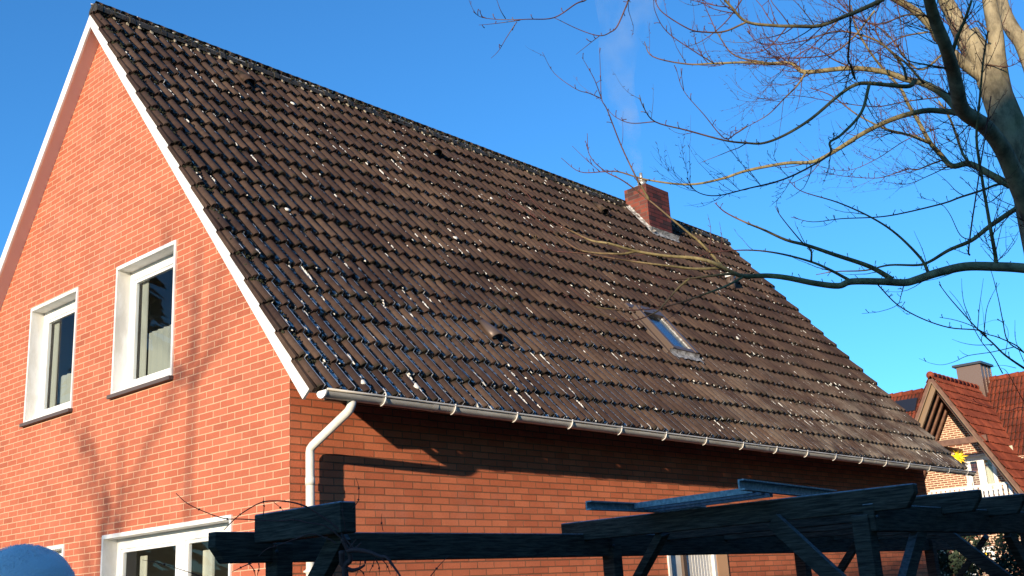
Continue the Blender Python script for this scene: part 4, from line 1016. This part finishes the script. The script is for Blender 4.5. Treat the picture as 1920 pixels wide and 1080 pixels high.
# more limbs filling the upper right corner
up = [
 ([(1700, 150), (1690, 120), (1650, 80), (1600, 62), (1560, 60), (1500, 78), (1430, 83), (1402, 60)], .010, 7.8),
 ([(1740, 60), (1690, 70), (1640, 100), (1600, 128)], .008, 8.6), ([(1770, 100), (1720, 130), (1660, 60), (1600, 30), (1560, -10)], .010, 8.8),
 ([(1733, 157), (1700, 120), (1676, 100), (1650, 75), (1640, 40), (1650, 0)], .010, 8.0), ([(1786, 130), (1740, 122), (1700, 112), (1680, 85)], .009, 7.7),
 ([(1740, 30), (1700, 28), (1650, 45), (1610, 36), (1560, 10), (1520, -10)], .008, 7.6), ([(1848, 120), (1890, 125), (1925, 108)], .007, 8.9),
 ([(1600, 128), (1560, 110), (1530, 90), (1500, 100), (1470, 130), (1440, 150)], .006, 8.0), ([(1511, 135), (1495, 160), (1470, 185), (1440, 215), (1400, 238)], .009, 8.2),
 ([(1450, 120), (1380, 105), (1350, 70), (1330, 30), (1315, -5)], .008, 8.2), ([(1680, -5), (1690, 60), (1680, 110)], .005, 8.0), ([(1820, 230), (1790, 260), (1750, 280), (1700, 330)], .005, 8.8),
 ([(1780, 180), (1700, 190), (1640, 200), (1560, 190), (1500, 180), (1450, 178)], .006, 8.6), ([(1760, 240), (1700, 262), (1640, 300), (1580, 320), (1500, 300)], .005, 9.0),
 ([(1855, 60), (1830, 40), (1800, 60), (1770, 40)], .006, 8.8), ([(1880, 360), (1850, 380), (1820, 350), (1800, 330)], .005, 8.8), ([(1900, 395), (1870, 430), (1850, 450), (1910, 440)], .005, 8.8),
 ([(1480, 45), (1440, 90), (1400, 100), (1360, 95)], .005, 7.5), ([(1780, 311), (1740, 330), (1700, 345), (1650, 340)], .005, 9.0), ([(1821, 451), (1800, 440), (1780, 400), (1760, 380), (1720, 370)], .005, 9.1),
 ([(1570, 40), (1530, 80), (1500, 110), (1480, 140)], .006, 8.4), ([(1400, -15), (1370, 30), (1340, 60), (1310, 80), (1280, 90)], .006, 8.2), ([(1640, 20), (1600, 70), (1560, 100), (1510, 108), (1440, 108), (1420, 105)], .008, 7.7)]
for px, r, d in up: limb(b, px, r, r*.25, d, d+rng.uniform(-.3, .3), store=Bs)
b.build('branches', 'bark', tree)
b = MB()
near = [s for s in Bs if True]
def px_of(p):
    q = p-CAM; z = q.dot(FW); return 960+FPX*q.dot(RT)/z, 540-FPX*q.dot(UP)/z
dense = [s for s in Bs+T if px_of(s[0][len(s[0])//2])[0] > 1450 and px_of(s[0][len(s[0])//2])[1] < 360]
rest = [s for s in Bs if s not in dense]
dress(b, dense, rng, 13., 12., .95); dress(b, rest, rng, 1.6, 11., .8, depthf=0)
b.build('crown', 'bark', tree)

# sapling at the right edge
base2 = at(2075, 900, 6.9)
sap = empty('sapling', (base2.x, base2.y, 0), 'thin dark bare sapling twigs rising at the right edge above the neighbour roof', 'sapling')
b = MB(); B2 = []
b.tube(cr([Vector((base2.x, base2.y, 0)), Vector((base2.x, base2.y, 1.2)), base2, at(2020, 800, 6.9), at(1970, 730, 6.9), at(1930, 697, 6.9)], 4), [.03]*4+[.026]*4+[.02]*4+[.014]*4+[.010]*5, 8, radattr=True)
for px, r in (([(1930, 697), (1886, 667), (1862, 644), (1833, 617), (1785, 564), (1761, 533)], .008), ([(1975, 735), (1950, 690), (1920, 661), (1904, 647), (1870, 632), (1850, 626), (1820, 610), (1790, 600), (1762, 595)], .006),
              ([(1920, 661), (1890, 640), (1880, 600), (1872, 560), (1862, 520), (1855, 500)], .005), ([(1833, 617), (1836, 580), (1840, 550), (1844, 522)], .003), ([(1845, 625), (1850, 580), (1862, 550), (1874, 531)], .003),
              ([(1820, 600), (1808, 570), (1804, 545), (1803, 522)], .003), ([(1880, 700), (1862, 668), (1840, 640), (1820, 605), (1800, 570), (1780, 545)], .004), ([(1862, 646), (1830, 647), (1805, 643), (1785, 636)], .003),
              ([(1904, 650), (1860, 660), (1815, 667), (1790, 678), (1767, 684), (1745, 681), (1723, 672)], .003), ([(1815, 667), (1805, 662), (1799, 656)], .002), ([(1925, 690), (1905, 640), (1903, 600)], .003), ([(1950, 770), (1925, 760), (1890, 700), (1877, 690)], .004),
              ([(1990, 800), (1920, 765), (1890, 770), (1850, 760), (1800, 745)], .003), ([(1905, 690), (1880, 685), (1860, 688)], .002), ([(1885, 665), (1890, 620), (1870, 600), (1835, 610)], .002)):
    limb(b, px, r, r*.3, 6.9, 6.8, store=B2)
b.build('branches', 'bark2', sap); b = MB(); dress(b, B2, rng, .8, 4., .5, depthf=0); b.build('crown', 'bark2', sap)

# bare tree out of frame on the left whose branches shade the gable
lt_ = empty('slender_bare_tree', (-20, -3.9, 0), 'slender bare double-stemmed tree standing in the garden left of the view', 'tree')
b = MB(); st = []
for (y0, top, lean) in ((-4.5, 8.8, .1), (-3.2, 7.2, -.05), (-3.0, 6.6, .1)):
    pts = cr([Vector((-20, -3.9, 0)), Vector((-20, (y0-3.9)/2, 1.6)), Vector((-20, y0, 3.6)), Vector((-20, y0+lean, 5.6)), Vector((-20, y0, top))], 5); n = len(pts)
    b.tube(pts, [.045-.025*i/(n-1) for i in range(n)], 8, radattr=True); st.append((pts[8:], [.03]*(n-8)))
b.build('trunk', 'bark', lt_)
b = MB(); r3 = random.Random(5)
for pts, rs in st:
    for k in range(7):
        i = r3.randrange(1, len(pts)-1); tw(b, pts[i], Vector((r3.uniform(-.5, .5), r3.choice((-1, 1))*r3.uniform(.6, 1), .8)), r3.uniform(.8, 1.7), .022, r3, 2)
b.build('crown', 'bark', lt_)

# ================================================================== DARK SHRUBS AND CONIFERS ADDED FOR SHADE
def leafy(b, c, rx, ry, rz_, n, size, rg_):
    for i in range(n):
        t = math.acos(rg_.uniform(-1, 1)); a = rg_.uniform(0, 6.283); q = rg_.uniform(.55, 1.05)**.6
        p = c+Vector((rx*math.sin(t)*math.cos(a), ry*math.sin(t)*math.sin(a), rz_*math.cos(t)))*q
        d = Vector([rg_.uniform(-1, 1) for _ in range(3)]).normalized()*size*rg_.uniform(.6, 1.3); e = d.cross(Vector([rg_.uniform(-1, 1) for _ in range(3)])).normalized()*size*.5
        b.add([p-d, p+e, p+d, p-e], [(0, 1, 2, 3)])
rg_ = random.Random(9)
for (u0, v0, d, wx, hh_, lab) in ((1772, 992, 20., .62, 1.15, 'added dark shrub standing in for shade seen through the pergola, left of the lower neighbour window'),
                             (1912, 985, 20., .60, 1.2, 'added dark shrub standing in for shade seen through the pergola at the right edge, below the balcony')):
    c = at(u0, v0, d); e_ = empty('shade_shrub', (c.x, c.y, 0), lab, 'shrub')  # added shrubs: dark mass standing in for the shaded wall and doorway
    b = MB(); top = c.z
    k = 0
    z_ = .3
    while z_ < top-.25:
        for q in range(3): leafy(b, Vector((c.x+rg_.uniform(-.15, .15), c.y+rg_.uniform(-.15, .15), z_)), wx*rg_.uniform(.85, 1.05), wx, .42, 420, .05, rg_)
        z_ += .42
    b.build('foliage', 'foliage', e_); b = MB(); b.tube([(c.x, c.y, 0), (c.x, c.y, top-.4)], .05, 8); b.build('stem', 'bark', e_)
def conifer(h, r):
    b = MB(); n = 15
    for i in range(n):
        z_ = h*(.08+.9*i/n); rr = r*(1-i/n)**.8+.15
        for k in range(int(60*(rr/r))+10):
            a = rg_.uniform(0, 6.283); q = rr*rg_.uniform(.35, 1.05); p = Vector((math.cos(a)*q, math.sin(a)*q, z_+rg_.uniform(-.5, .5)-.25*q))
            d = Vector((math.cos(a), math.sin(a), -.5)).normalized()*rg_.uniform(.3, .6); e = Vector((-math.sin(a), math.cos(a), rg_.uniform(-.4, .4)))*rg_.uniform(.2, .4)
            b.add([p-d, p+e, p+d, p-e], [(0, 1, 2, 3)])
    return b
proto = None
for (x, y, sc) in ((-2, -24, 1.5), (4, -22, 1.6), (9, -24, 1.5), (14, -22, 1.5), (19, -24, 1.6), (24, -22, 1.5), (29, -23, 1.6), (-8, -26, 1.5), (34, -20, 1.5), (39, -16, 1.4), (-11.5, 24, 1.15), (-15, 33, 1.2)):  # unseen conifers added to deepen the eave shade; last two for window reflections
    e_ = empty('added_conifer', (x, y, 0), 'unseen tall dark conifer added around the garden to shape the light', 'tree', 'added conifers around the garden')
    e_.scale = (sc, sc, sc); e_.rotation_euler.z = x*1.7
    if proto is None:
        b = conifer(11.5, 3.3); f_ = b.build('foliage', 'foliage'); t_ = MB(); t_.tube([(0, 0, 0), (0, 0, 10)], [.2, .04], 8); t_ = t_.build('trunk', 'bark'); proto = (f_, t_)
        f_.parent = e_; t_.parent = e_
    else:
        for o in proto: c_ = o.copy(); COL.objects.link(c_); c_.parent = e_
